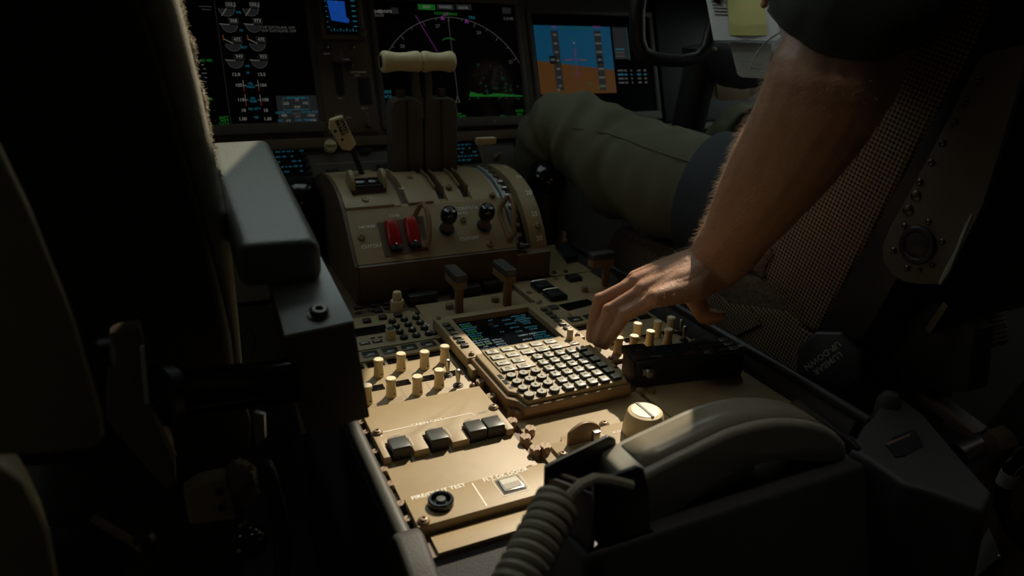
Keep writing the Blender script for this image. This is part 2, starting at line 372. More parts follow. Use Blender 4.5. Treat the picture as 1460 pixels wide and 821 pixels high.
for a, b in (((10, 372), (350, 305)), ((355, 305), (440, 408)), ((10, 470), (310, 428))):
    A, B = q(*a, .0033), q(*b, .0033); ln.ribbon([(A.x, A.y), (B.x, B.y)], .0008, T((0, 0, .0033)))
part('panel_lines', ln, 'grey_paint', rp, smooth=False)['kind'] = 'stuff'
for x, y in ((-.0935, .252), (-.0935, .335)): screw(x, y, .003, rp, .0042, 'dark_steel')

# ------------------------------------------------------------------ audio control panels (left and right columns)
def audio_panel(dx, label, knobs1, knobs2, toggles, hide_left=False):
    t = thing('audio_control_panel', label, 'control panel', (-0.17+dx, .16, 0), 'audio control panels')
    part('plate', MB().prism([(LX0+dx, .080), (LX1+dx, .080), (LX1+dx, .232), (LX0+dx, .232)], Matrix(), -0.003, 0.003), 'tan', t, bev=.0008)
    part('key_strip', MB().prism([(LX0+dx, .200), (LX1+dx-.004, .200), (LX1+dx-.004, .231), (LX0+dx, .231)], Matrix(), .003, .0058), 'tan', t, bev=.0012)
    for i in range(5):
        x = -0.2285+i*.0283+dx
        b = shared('micb', 'mic_button', (x, .2175, .0058), 'legend', t, lambda: MB().box((0, 0, .0007), (.0215, .0165, .0022)), bev=.0012)
        lettering('MIC', .0058, flat(x, .2135, .0078), 'white_paint', b)
        for y in (.194, .1865): shared('lstrip', 'legend_window', (x, y, .003), 'glass_dark', t, lambda: MB().box((0, 0, .0004), (.0235, .0052, .0012)))
    for i in range(4):
        x = -0.218+i*.0345+dx
        for y in (.131, .1235): shared('lstrip2', 'legend_window', (x, y, .003), 'glass_dark', t, lambda: MB().box((0, 0, .0004), (.0245, .0052, .0012)))
    for x, y in knobs1+knobs2: knob_acp(x, y, .003, t)
    for x, y in toggles: toggle(x, y, .003, t)
    ln = MB()
    for x, y in knobs1+knobs2:
        ln.ribbon([(x+.004, y-.012), (x+.012, y-.012), (x+.013, y-.009), (x+.006, y-.007)], .0005, T((0, 0, .0033)))
    for x in (-.152, -.187): ln.ribbon([(x+dx, .134), (x+dx, .082)], .0006, T((0, 0, .0033)))
    part('panel_lines', ln, 'grey_paint', t, smooth=False)['kind'] = 'stuff'
    for x, y in ((LX1+dx-.003, .086), (LX0+dx+.004, .086)): screw(x, y, .003, t, .0042)
    return t
audio_panel(0, 'tan audio panel with cream volume knobs beside the captain side armrest bracket',
            [(-.236, .163), (-.204, .1575), (-.172, .163), (-.141, .157), (-.110, .163)], [(-.235, .096), (-.203, .102), (-.171, .095), (-.140, .101)], [(-.1195, .125), (-.1165, .094)])
audio_panel(.357, 'tan audio panel with cream volume knobs under the reaching hand',
            [(.121, .130), (.149, .127), (.185, .130), (.218, .125), (.247, .130)], [(.131, .098), (.155, .095), (.187, .100), (.216, .095)], [(.2475, .096), (.258, .118)])

# ------------------------------------------------------------------ cabin call panel
cp = thing('cabin_call_panel', 'lit tan call panel with four grey square buttons in notches', 'control panel', (-0.17, 0.01, 0))
part('base_plate', MB().bx(LX0, LX1, -.104, .074, -.003, .001), 'tan', cp, bev=.0006)
yn, yk = -.034, -.0075
nb = [(-.2420, -.2160), (-.1990, -.1720), (-.1515, -.1060)]
poly = [(LX0, yn)]
for a, b in nb: poly += [(a, yn), (a, yk), (b, yk), (b, yn)]
poly += [(LX1, yn), (LX1, .0715), (LX0, .0715)]
part('face_plate', MB().prism(poly, Matrix(), .001, .0105), 'tan', cp, bev=.0012)
for x in (-.2290, -.1855, -.1400, -.1175):
    b = shared('callb', 'call_button', (x, -.0205, .001), 'black', cp, lambda: MB().box((0, 0, .0075), (.0212, .0225, .015)), bev=.001)
    shared('callt', 'button_lens', (x, -.0205, .001), 'button_grey', b, lambda: MB().box((0, 0, .0152), (.0200, .0212, .0016)), bev=.0006)
for x, y in ((-.244, .015), (-.101, .015)): screw(x, y, .0105, cp, .0062)
zz = .0108
ln = MB().ribbon([(-.2415, .006), (-.2405, .014), (-.205, .014)], .0013, T((0, 0, zz))).ribbon([(-.165, .014), (-.130, .014), (-.129, .008)], .0013, T((0, 0, zz)))
for a, b in nb: ln.ribbon([(a-.0025, yn+.010), (a-.0025, yk+.0015), (a, yk+.0035), (b, yk+.0035), (b+.0025, yk+.0015), (b+.0025, yn+.010)], .0005, T((0, 0, zz)))
part('panel_lines', ln, 'white_paint', cp, smooth=False)['kind'] = 'stuff'
for s_, x, y, h in (('CABIN CALL', -.185, .0145, .0070), ('CABIN', -.229, .0015, .0048), ('ALL', -.1855, .0015, .0048), ('ALERT', -.117, .0110, .0048), ('ACK', -.140, .0015, .0048)):
    lettering(s_, h, flat(x, y, zz), 'grey_paint' if h < .006 else 'white_paint', cp)
# ------------------------------------------------------------------ fire test panel
fp = thing('fire_test_panel', 'lit tan panel with round black test button and square door switch', 'control panel', (-0.17, -0.13, 0))
part('base_plate', MB().bx(LX0, LX1, -.152, -.106, -.003, .001), 'tan_edge', fp)
part('face_plate', MB().prism([(LX0, -.1515), (LX1, -.1515), (LX1, -.1065), (LX0, -.1065)], Matrix(), .001, .0105), 'tan', fp, bev=.0012)
lettering('FIRE/OVHT TEST', .0078, flat(-.2150, -.1098, .0108), 'white_paint', fp)
lettering('FLT DK DOOR', .0078, flat(-.1420, -.1105, .0108), 'white_paint', fp)
part('panel_lines', MB().ribbon([(-.1795, -.110), (-.1795, -.149)], .0014, T((0, 0, .0108))), 'white_paint', fp, smooth=False)['kind'] = 'stuff'
bx_, by_ = -.2195, -.1285
fb = part('test_button', MB().lathe([(.0128, 0), (.0128, .0060), (.0118, .0072), (.0098, .0072), (.0090, .0020), (.0001, .0020)], (bx_, by_, .0105), 30), 'black_gloss', fp)
part('button_cap', MB().lathe([(.0050, .002), (.0050, .0062), (.0042, .0070), (.0001, .0072)], (bx_, by_, .0105), 20), 'button_grey', fb)
dx_, dy_ = -.1440, -.1275
ds = part('door_switch', MB().prism(rrect(dx_-.0125, dx_+.0125, dy_-.0115, dy_+.0115, .001), Matrix(), .0103, .0112), 'black', fp)
part('switch_frame', MB().prism([(dx_-.0108, dy_-.0095), (dx_+.0108, dy_-.0095), (dx_+.0108, dy_+.0095), (dx_-.0108, dy_+.0095)], Matrix(), .0108, .0126), 'steel', ds, bev=.0005)
part('switch_lens', MB().bx(dx_-.0095, dx_+.0095, dy_-.0083, dy_+.0002, .0120, .0132), 'card', ds)
part('switch_lens', MB().bx(dx_-.0095, dx_+.0095, dy_+.0004, dy_+.0083, .0120, .0132), 'key_white', ds)
part('switch_outline', MB().ribbon(rrect(dx_-.0150, dx_+.0150, dy_-.0138, dy_+.0138, .002), .0006, T((0, 0, .0108)), closed=True), 'white_paint', fp, smooth=False)
screw(-.2425, -.1455, .0105, fp, .0062); screw(-.108, -.1015, .001, cp, .0062)
# blank plate at the aft end
bp = part('blank_panel', MB().bx(LX0+.01, LX1, -.180, -.1555, -.003, .0005), 'tan', None, bev=.0006)
tag(bp, 'narrow plain tan plate at the aft end beside the coiled cord', 'panel')
# fasteners along the rails belong to the stand
for y in (.052, .030, -.011, -.046, -.072, -.106, -.130): stud(-.2535, y, -.003, st, .0045, .009)
for a, b in ((685, 542), (700, 563), (730.5, 579), (730, 598), (756, 609), (749, 621), (763, 637), (777.5, 634)):
    p = PZ(a, b, .010); x, y = p.x, p.y
    stud(x, y, -.003, st)
for x, y in ((-.0955, .236), (.1005, .30), (.0985, -.006), (.1125, -.012)): stud(x, y, -.003, st, .0052, .009)
# ------------------------------------------------------------------ control display unit
cd = thing('control_display_unit', 'tan keypad computer with white lettered keys and a small text screen', 'keypad', (.006, .14, 0))
cx0, cx1 = -.090, .094
part('pedestal', MB().bx(cx0+.010, cx1-.010, -.006, .266, -.003, .010), 'tan_edge', cd)
fl = [(-.073, -.013), (.078, -.013), (.078, .002), (.089, .015), (.089, .129), (-.085, .129), (-.085, .015), (-.074, .003)]
part('housing', MB().prism(fl, Matrix(), .0075, .0200), 'tan_edge', cd, bev=.0022, seg=3)
fx0, fx1 = -.079, .083
part('key_plate', MB().prism([(-.068, -.0085), (.074, -.0085), (.075, .004), (.083, .014), (.083, .128), (-.079, .128), (-.079, .021), (-.071, .014)], Matrix(), .0195, .0255), 'tan', cd, bev=.0020, seg=3)
part('function_plate', MB().prism([(-.0685, .0665), (-.0175, .0665), (-.0175, .1010), (.0540, .1010), (.0540, .1330), (-.0685, .1330)], Matrix(), .0245, .0275), 'tan', cd, bev=.0012, seg=2)
# display half: frame with a recessed screen
sx0, sx1, sy0, sy1 = -.0640, .0650, .140, .2585
for a in ((cx0, cx1, sy1, .272), (cx0, sx0, .1295, sy1), (sx1, cx1, .1295, sy1), (sx0, sx1, .1295, sy0)):
    part('bezel', MB().bx(*a, .0040, .0210), 'tan', cd, bev=.0012)
part('screen', MB().bx(sx0, sx1, sy0, sy1, .0105, .0120), 'glass_dark', cd)
gfx = {'e_cdu_cyan': MB(), 'e_cdu_green': MB()}
rg = random.Random(4); tx_ = ['GOLFO', 'SABIN', 'N50W020', 'RIKUT', 'HDG 236', '088 41NM', 'FL350', '.84/FL350', '12:43', 'RTE DATA', '1/5', '63NM', 'BITLU']
for i in range(14):
    y = .2500-i*.0074; m = 'e_cdu_green' if i % 3 == 1 else 'e_cdu_cyan'
    add_text(gfx[m], rg.choice(tx_), .0064, flat(-.046, y, .0124))
    if i > 8: add_text(gfx['e_cdu_cyan'], rg.choice(tx_), .0058, flat(-.022, y, .0124))
    if i not in (5, 8): add_text(gfx['e_cdu_cyan'], rg.choice(tx_), .0064, flat(.044, y, .0124))
    if i % 2: add_text(gfx['e_cdu_cyan'], rg.choice(tx_), .0058, flat(.020, y, .0124))
    if i in (0, 3, 6): add_text(gfx['e_cdu_cyan'], '%d.4' % i, .0058, flat(-.004, y, .0124))
for m, g in gfx.items(): o = part('screen_text', g, m, cd, smooth=False); o['kind'] = 'stuff'
for sx in (-.0800, .0830):
    for i in range(6):
        shared('lsk', 'line_key', (sx, .2375-i*.0147, .0210), 'button_grey', cd, lambda: MB().box((0, 0, .0018), (.0105, .0085, .0036)), bev=.0008)
tk = MB()
for i in range(6): tk.ribbon([(.0660, .2375-i*.0147), (.0740, .2375-i*.0147)], .0006, T((0, 0, .0213)))
o = part('key_marks', tk, 'grey_paint', cd, smooth=False); o['kind'] = 'stuff'
def key_sq(x, y, c, w, d, z0, h, top):
    k = shared(('ksq', w, d, h), 'key', (x, y, z0), 'key_black', cd, lambda: MB().box((0, 0, h/2), (w, d, h)), bev=.0009)
    shared(('ksqt', w, d, h, top), 'key_cap', (x, y, z0), top, k, lambda: MB().box((0, 0, h), (w-.0018, d-.0018, .0009)), bev=.0003)
    return k
letters = 'ABCDEFGHIJKLMNOPQRSTUVWXYZ'
lab = [letters[i] for i in range(26)]+['SP', 'DEL', '/', 'CLR']
for j in range(6):
    for i in range(5):
        x, y = -.0073+i*.0172, (5-j)*.01704
        k = key_sq(x, y, 0, .0124, .0120, .0255, .0042, 'key_top')
        s_ = lab[j*5+i]; lettering(s_, .0066 if len(s_) == 1 else .0038, flat(x, y, .0304), 'button_grey', k)
nums = ['1', '2', '3', '4', '5', '6', '7', '8', '9', '.', '0', '+/-']
for j in range(4):
    for i in range(3):
        x, y = -.0267-(2-i)*.01734, (3-j)*.01702
        k = shared('knum', 'number_key', (x, y, .0255), 'key_black', cd, lambda: MB().lathe([(.0066, 0), (.0066, .0036), (.0062, .0044), (.0058, .0044)], n=22))
        shared('knumt', 'key_cap', (x, y, .0255), 'key_top', k, lambda: MB().lathe([(.0058, .0040), (.0056, .0047), (.0001, .0048)], n=22))
        lettering(nums[j*3+i], .0060 if j < 3 or i < 2 else .0042, flat(x, y, .0306), 'button_grey', k)
q4, q5 = Q(660, 480, 8.2125), Q(780, 460, 8.2125)
fk = [(340, 178), (515, 145), (690, 110), (850, 82), (1015, 50), (405, 240), (580, 205), (750, 175), (915, 140), (1090, 108), (470, 300), (650, 268), (535, 372), (715, 335)]
fn = ['INIT\nREF', 'RTE', 'DEP\nARR', 'ALTN', 'VNAV', 'FIX', 'LEGS', 'HOLD', 'FMC\nCOMM', 'PROG', 'MENU', 'NAV\nRAD', 'PREV\nPAGE', 'NEXT\nPAGE']
pk = [q4(a, b, .0288) for a, b in fk]
c0 = sum(pk[i].x for i in (0, 5, 10, 12))/4; c1 = sum(pk[i].x for i in (4, 9))/2; dcx = (c1-c0)/4
r0 = sum(pk[i].y for i in range(5))/5; r1 = sum(pk[i].y for i in range(5, 10))/5; r3 = (pk[12].y+pk[13].y)/2; dry = (r0-r3)/3
for i, nme in enumerate(fn):
    col = i % 5 if i < 10 else (i-10) % 2; row = i//5 if i < 10 else 2+(i-10)//2
    x, y = c0+col*dcx, r0-row*dry
    k = key_sq(x, y, 0, .0178, .0112, .0275, .0014, 'key_white')
    for n_, s_ in enumerate(nme.split('\n')): lettering(s_, .0036, flat(x, y+(0 if '\n' not in nme else .002-n_*.004), .0296), 'button_grey', k)
p = q5(315, 240, .0270); k = key_sq(p.x, p.y, 0, .0150, .0072, .0255, .0018, 'key_white'); lettering('EXEC', .0040, flat(p.x, p.y, .0280), 'button_grey', k)
p = q5(265, 190, .0255); kn = part('brightness_knob', MB().lathe([(.0052, 0), (.0052, .0035), (.0046, .004), (.0046, .0145), (.0040, .0155), (.0001, .0157)], (p.x, p.y, .0255), 18), 'cream', cd)
for y in (.058, .0430): part('status_window', MB().bx(fx0+.0035, fx0+.0085, y-.0056, y+.0056, .0252, .0259), 'legend', cd)
for x, y in ((fx0+.0070, .0285), (fx1-.004, .0250)): part('light_sensor', MB().lathe([(.0030, 0), (.0030, .0004), (.0001, .0004)], (x, y, .0255), 14), 'black', cd)
for x, y in ((cx0+.009, .1365), (cx1-.009, .1365), (cx0+.007, .266), (cx1-.007, .266)): screw(x, y, .0210, cd, .0042)
for x, y in ((-.0865, .1180),):
    part('latch', MB().bx(x-.006, x+.004, y-.012, y+.006, -.003, .0150), 'tan', cd, bev=.002)

# ------------------------------------------------------------------ aft centre panel: trim guard, toggle, large knob
ap = thing('rudder_trim_panel', 'lit tan panel with a half-round finger guard and a large cream trim knob', 'control panel', (.01, -.08, 0))
part('plate', MB().bx(-.084, .094, -.150, -.002, -.003, .0005), 'tan', ap, bev=.0006)
part('face_plate', MB().prism([(-.070, -.150), (.094, -.150), (.094, -.062), (-.050, -.062), (-.0535, -.070), (-.070, -.070)], Matrix(), .0005, .0045), 'tan', ap, bev=.001)
gy = -.0785; gx0, gx1, gz = -.0520, -.0105, .0045
gp = [(gx0, 0)]+[(gx0+(gx1-gx0)*k/14, .0150+.0110*math.sin(math.pi*(k/14))**.8) for k in range(15)]+[(gx1, 0)]
part('finger_guard', MB().prism(gp, frame((0, gy, gz), (1, 0, 0), (0, 0, 1), (0, -1, 0)), 0, .0045), 'tan_edge', ap, bev=.0012)
part('toggle_boss', MB().lathe([(.0062, 0), (.0062, .003), (.004, .004)], (-.0260, gy-.016, gz), 18), 'dark_steel', ap)
part('toggle_lever', MB().hexa([(-.0290, gy-.020, gz+.002), (-.0230, gy-.020, gz+.002), (-.0230, gy-.013, gz+.002), (-.0290, gy-.013, gz+.002)], [(-.0275, gy-.018, gz+.0200), (-.0190, gy-.018, gz+.0200), (-.0190, gy-.012, gz+.0200), (-.0275, gy-.012, gz+.0200)]), 'steel', ap, bev=.0008)
for x, y in ((-.066, -.0955), (.0135, -.0545)): screw(x, y, .0045 if y < -.06 else .0005, ap, .0062)
ln = MB().ribbon([(-.0085, -.070), (.0035, -.0930)], .0010, T((0, 0, .0048))); part('panel_lines', ln, 'white_paint', ap, smooth=False)['kind'] = 'stuff'
lettering('RUDDER', .0050, flat(.020, -.079, .0048), 'white_paint', ap)
p = PZ(922, 600, .0045); kx, ky = .0440, -.0900
prof = [(.0245, 0), (.0245, .006), (.0215, .024), (.0200, .0275), (.0165, .0292)]
tkn = part('trim_knob', MB().lathe(prof, (kx, ky, .0045), 28), 'cream', ap)
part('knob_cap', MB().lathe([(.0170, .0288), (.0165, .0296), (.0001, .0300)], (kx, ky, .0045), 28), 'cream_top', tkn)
part('index_line', MB().box((kx-.001, ky, .0348), (.0030, .0330, .0008)), 'button_grey', tkn)
# right aft blank panel
bp2 = part('blank_panel', MB().bx(.100, .268, -.170, .012, -.003, .0005), 'tan', None, bev=.0006)
tag(bp2, 'plain tan plate behind the handset with a small patch of sunlight', 'panel')

# ------------------------------------------------------------------ park levers: black-topped T handles
def t_lever(px, py, along, label, x=None, y=None):
    p = PZ(px, py, 0) if x is None else V((x, y, 0))
    t = thing('stop_lever', label, 'lever', (p.x, p.y, -.003), 'black-topped levers around the small screen')
    part('post', MB().bx(p.x-.0062, p.x+.0062, p.y-.0040, p.y+.0040, -.003, .052), 'tan_edge', t, bev=.0008)
    if along == 'y': a, b = (p.x-.0095, p.x+.0095, p.y-.012, p.y+.042), (p.x-.0100, p.x+.0100, p.y-.013, p.y+.043)
    else: a, b = (p.x-.034, p.x+.011, p.y-.0085, p.y+.0085), (p.x-.035, p.x+.012, p.y-.0095, p.y+.0095)
    part('bracket', MB().bx(*a, .044, .0565), 'tan_edge', t, bev=.0015)
    part('grip', MB().bx(*b, .0560, .0690), 'button_grey', t, bev=.0030, seg=3)
    return t
lc = part('lever_plate', MB().bx(-.086, .096, .288, .372, -.003, .0015), 'tan', None, bev=.0008)
tag(lc, 'tan base plate carrying the two black-topped levers', 'panel')
t_lever(654.5, 446, 'y', 'black-topped lever on a brown post, next to the round numbered keys')
t_lever(723, 436.5, 'y', 'black-topped lever on a brown post, next to the two square guarded switches')
t_lever(0, 0, 'x', 'black-topped lever with sideways grip beside the right console rail', PZ(862, 410, 0).x, PZ(862, 410, 0).y)
for a, b in ((641, 441), (706, 431)):
    p = PZ(a, b, 0); part('bolt', MB().lathe([(.0068, 0), (.0068, .007), (.006, .008), (.0001, .008)], (p.x, p.y, .0015), 18), 'screw', lc)
for a, b, c, d in ((602, 430, .05, .016), (664, 420, .05, .016), (700, 412, .034, .016)):
    p = PZ(a, b, 0); o = part('boot', MB().bx(p.x-c/2, p.x+c/2, p.y-.010, p.y+.010, -.003, d), 'black', lc, bev=.003)

# ------------------------------------------------------------------ right column, far: guarded switches, display strip
sp = thing('guarded_switch_panel', 'tan panel with two square guarded switches and a small black button', 'control panel', (.18, .33, 0))
part('plate', MB().bx(.104, .268, .236, .405, -.003, .004), 'tan', sp, bev=.001)
q8 = Q(740, 320, 5.131)
for a, b in ((172, 455), (262, 518)):
    p = q8(a, b, .008)
    g = part('switch_guard', MB().bx(p.x-.0165, p.x+.0165, p.y-.0165, p.y+.0165, .004, .0125), 'black_gloss', sp, bev=.002)
    part('switch_lens', MB().bx(p.x-.0140, p.x+.0140, p.y-.0135, p.y+.0115, .0122, .0138), 'legend', g, bev=.0006)
    part('guard_hinge', MB().tube([(p.x-.0150, p.y+.0150, .0130), (p.x-.008, p.y+.0156, .0138), (p.x+.010, p.y+.0156, .0138), (p.x+.0150, p.y+.0150, .0130)], .0018, 8), 'steel', g)
p = q8(398, 405, .004); part('push_button', MB().bx(p.x-.013, p.x+.013, p.y-.010, p.y+.010, .004, .012), 'black', sp, bev=.0015)
p = q8(478, 490, .004); part('bolt', MB().lathe([(.006, 0), (.006, .009), (.005, .010), (.0001, .010)], (p.x, p.y, .004), 16), 'screw', sp)
w = [q8(a, b, .0045) for a, b in ((285, 588), (500, 545), (560, 580), (360, 632))]
part('display_window', MB().hull([V((v.x, v.y, .0035)) for v in w], (0, 0, .0012)), 'glass_dark', sp)
w = [q8(a, b, .004) for a, b in ((360, 655), (500, 622), (545, 655), (410, 695))]
part('raised_plate', MB().hull([V((v.x, v.y, .0035)) for v in w], (0, 0, .004)), 'tan', sp, bev=.001)
p = q8(250, 612, .004); part('push_button', MB().bx(p.x-.008, p.x+.008, p.y-.007, p.y+.007, .004, .0075), 'button_grey', sp, bev=.001)
for a, b in ((72, 500), (272, 400), (100, 570), (150, 570), (150, 597)): p = q8(a, b, .004); screw(p.x, p.y, .004, sp, .0048)
ln = MB()
A, B = q8(300, 390, .0043), q8(480, 515, .0043); ln.ribbon([(A.x, A.y), (B.x, B.y)], .0009, T((0, 0, .0043)))
part('panel_lines', ln, 'grey_paint', sp, smooth=False)['kind'] = 'stuff'
fr = thing('flap_display_panel', 'dark tan panel with a glossy black strip and a cream knob beside the flap scale', 'control panel', (.235, .50, 0))
part('plate', MB().bx(.188, .285, .408, .66, -.003, .004), 'tan', fr, bev=.001)
w = [q8(a, b, .012) for a, b in ((262, 150), (350, 142), (440, 235), (352, 262))]
lo = [V((v.x, v.y, .004)) for v in w]
bxp = part('display_strip', MB().hull(lo, (0, 0, .011)), 'black_gloss', fr, bev=.002)
for k in (0, 1):
    c = sum(lo, V())/4; c = c+(lo[0]-lo[3])*(.22-.44*k)
    part('strip_window', MB().prism(rrect(c.x-.010, c.x+.010, c.y-.018, c.y+.018, .002), Matrix(), .0148, .0156), 'legend', bxp)
p = q8(318, 110, .006)
kn = part('knob_skirt', MB().lathe([(.0105, 0), (.0095, .003), (.0070, .004)], (p.x, p.y, .004), 22), 'cream', fr)
part('knob_grip', MB().lathe([(.0068, .003), (.0060, .0185), (.0050, .0200), (.0001, .0202)], (p.x, p.y, .004), 14), 'cream', kn)
for a, b in ((258, 355), (340, 348)): p = q8(a, b, .004); screw(p.x, p.y, .004, fr, .0046, 'dark_steel')
part('rear_box', MB().bx(.190, .280, .60, .66, .004, .035), 'brown', fr, bev=.003)

# ------------------------------------------------------------------ portable black unit on the right column
ux = [PZ(a, b, .040) for a, b in ((909, 516), (1064, 499), (1048, 482), (889, 505))]
uo = (ux[0]+ux[1])/2; uX = (ux[1]-ux[0]).normalized(); uY = V((0, 0, 1)).cross(uX); ul = (ux[1]-ux[0]).length; ud = max(.045, abs((ux[2]-ux[1]).dot(uY)))
MU = frame(V((uo.x, uo.y, 0)), uX, uY, (0, 0, 1))
un = thing('portable_display_unit', 'black boxy handheld unit with a display and a lit keypad on the console', 'device', (uo.x, uo.y, 0))
part('case', MB(MU).bx(-ul/2, ul/2, 0, ud, .001, .038), 'black', un, bev=.003)
part('raised_end', MB(MU).bx(-ul/2-.002, -ul/2+.032, .006, ud+.004, .030, .0415), 'black', un, bev=.003)
part('screen', MB(MU).bx(-ul/2+.036, ul/2-.070, .006, ud-.006, .0375, .0388), 'glass_dark', un)
kp = part('keypad', MB(MU).bx(ul/2-.060, ul/2-.002, .003, ud-.001, .0375, .0395), 'black_gloss', un, bev=.0008)
for i in range(3):
    for j in range(3):
        part('key', MB(MU).bx(ul/2-.0585+i*.0185, ul/2-.0425+i*.0185, .0045+j*(ud-.006)/3, .0045+(j+.82)*(ud-.006)/3, .0393, .0408), 'button_grey', kp, bev=.0006)
lettering('PRI', .0075, MU @ flat(-ul/2+.016, ud*.62, .0418), 'grey_paint', un)
lettering('PCN', .0070, MU @ flat(-ul/2+.030, .006, .0418), 'grey_paint', un)
cl = part('side_clip', MB(MU).bx(-ul/2+.006, -ul/2+.022, -.007, .001, .022, .030), 'steel', un, bev=.0015)
part('clip_ring', MB(MU).lathe([(.0055, 0), (.0055, .005), (.003, .006)], (-ul/2+.014, -.006, .026), 16, (0, -1, 0)), 'steel', cl)
part('side_label', MB(MU).bx(-ul/2+.03, ul/2-.03, -.0006, .001, .010, .024), 'black_gloss', un)
for x in (ul*.18, ul*.36): part('side_screw', MB(MU).lathe([(.004, 0), (.003, .002), (.0001, .002)], (x, .001, .011), 12, (0, -1, 0)), 'dark_steel', un)
part('end_clip', MB(MU).bx(ul/2-.006, ul/2+.003, .008, .014, .034, .042), 'plate_grey', un, bev=.001)
# ------------------------------------------------------------------ throttle quadrant
tq = thing('throttle_quadrant', 'tan arched throttle quadrant with lever slots, red switch guards and flap scale', 'control quadrant', (0, .55, -.003))
def arc_profile(y0, z0, dz=0.0, n=20):
    """points of the arched top between the front slope and the forward side, (y, z)"""
    ctl = [(.486, .139), (.515, .1545), (.559, .1665), (.605, .1695), (.650, .1640), (.700, .148), (.745, .118)]
    return [(y, z+dz) for y, z in ctl]
XL, XF, XT, XR = -.167, .117, .152, .184
prof_main = [(.412, -.003), (.411, .064), (.416, .068)]
def side_solid(x0, x1, pts): return MB().rings([[V((x, y, z)) for y, z in pts] for x in (x0, x1)])
back = [(.76, .09), (.76, -.003)]
# lower front
part('base_front', side_solid(XL, .182, [(.411, -.003), (.410, .030), (.4105, .0515), (.420, .055), (.75, .055), (.75, -.003)]), 'brown', tq, bev=.002)
part('front_ledge', side_solid(XL, XF, [(.4095, .031), (.4095, .064), (.418, .0665), (.70, .0665), (.70, .031)]), 'brown', tq, bev=.002)
# sloped switch panel
S0, S1 = V((0, .414, .0665)), V((0, .4865, .1395)); SV = (S1-S0).normalized(); SN = V((0, -SV.z, SV.y))
part('switch_panel', side_solid(XL, XF, [(S0.y, S0.z), (S1.y, S1.z), (.60, .1395), (.60, .0665)]), 'tan', tq, bev=.0012)
SLOPE0 = S0
def SP(x, y): return PP(x, y, SLOPE0, SN)
def MS(p): return frame(p, (1, 0, 0), SV, SN)
# arched top in lanes
A = arc_profile(0, 0)
def lane(name, x0, x1, dz, m, trim=0, extra=None):
    pts = [(y, z+dz) for y, z in A[trim:]]
    return part(name, side_solid(x0, x1, pts+[(.76, .06), (.50 if not trim else A[trim][0], .06)]), m, tq, bev=.0010)
sx = lambda a, b: SP(a, b).x
xa = PP(551, 285, V((0, .50, .148)), SN).x; xb = PP(573, 283, V((0, .50, .148)), SN).x
lane('top_cover', XL, -.083, .0045, 'tan'); lane('slot_floor', -.083, -.058, -.006, 'brown'); lane('top_cover', -.058, -.012, .0045, 'tan')
lane('top_cover', -.012, .000, 0.0, 'tan'); lane('slot_floor', .000, .016, -.012, 'black'); lane('top_cover', .016, .046, 0.0, 'tan'); lane('slot_floor', .046, .062, -.012, 'black'); lane('top_cover', .062, XF-.006, 0.0, 'tan')
# amber coloured trim band beside the trim slot
part('slot_insert', side_solid(-.083, -.071, [(y, z+.0015) for y, z in A[:6]]+[(.70, .10), (.50, .10)]), 'screw', tq)
for x in (-.002, .044):   # raised slot lips
    part('slot_lip', side_solid(x, x+.003, [(y, z+.007) for y, z in A[1:6]]+[(.70, .12), (.52, .12)]), 'tan_edge', tq)
    part('slot_lip', side_solid(x+.0155, x+.0185, [(y, z+.006) for y, z in A[1:6]]+[(.70, .12), (.52, .12)]), 'tan_edge', tq)
# left side cheek
ck = [(.411, -.003), (.411, .064), (.486, .1400), (.515, .158), (.559, .170), (.605, .173), (.650, .168), (.700, .152), (.75, .12), (.76, -.003)]
part('side_cheek', side_solid(XL-.006, XL, ck), 'brown', tq, bev=.0015)
part('cheek_strip', MB().tube([V((XL-.005, y, z)) for y, z in ck[1:9]], .0022, 8), 'brown', tq)
# flap scale arc on the right
RA = [(.4105, .0520), (.424, .057), (.4405, .0885), (.461, .1165), (.496, .1460), (.533, .1610), (.575, .1685), (.612, .1700), (.66, .163), (.72, .140), (.76, .10)]
part('flap_scale', side_solid(XT, XR, RA[1:]+[(.76, .04), (.424, .04)]), 'tan', tq, bev=.001)
part('flap_step', side_solid(XF, XR, [(.4095, -.003), (.4095, .0525), (.425, .056), (.50, .056), (.50, -.003)]), 'brown', tq, bev=.0015)
part('flap_slot', side_solid(XF, XT, [(y+.012, z-.014) for y, z in RA[1:]]+[(.76, .04), (.44, .04)]), 'black', tq)
part('slot_wall', side_solid(XF-.006, XF, [(y+.002, z-.002) for y, z in RA[1:]]+[(.76, .04), (.44, .04)]), 'alu', tq)
gt = MB()
trk = [V((XF+.013, y-.001, z+.003)) for y, z in RA[1:8]]
tr = part('flap_gate', side_solid(XF+.004, XF+.013, [(y+.003, z+.002) for y, z in RA[1:8]]+[(y+.012, z-.012) for y, z in reversed(RA[1:8])]), 'alu', tq, bev=.001)
for k in range(1, 7):
    (y0, z0), (y1, z1) = RA[k], RA[k+1]
    for f_ in (.25, .75):
        p0 = V((XF+.0125, y0+(y1-y0)*f_, z0+(z1-z0)*f_)); d = V((0, y1-y0, z1-z0)).normalized(); nn = V((0, -d.z, d.y))
        part('gate_tooth', MB(frame(p0, (1, 0, 0), d, nn)).box((0, 0, .002), (.010, .0075, .008)), 'steel', tr, bev=.001)
part('gate_stop', MB().tube([(XF+.008, .4215, .066), (XF+.016, .4195, .064), (XF+.024, .4195, .064)], .0055, 10), 'dark_steel', tr)
def scale_frame(px, py):
    d = ray(px, py); best = None
    for (y0, z0), (y1, z1) in zip(RA, RA[1:]):
        t = V((0, y1-y0, z1-z0)).normalized(); n = V((0, -t.z, t.y)); p = PP(px, py, V((0, y0, z0)), n)
        if min(y0, y1)-1e-4 <= p.y <= max(y0, y1)+1e-4: best = frame(p+n*.0005, (1, 0, 0), t, n); break
    return best
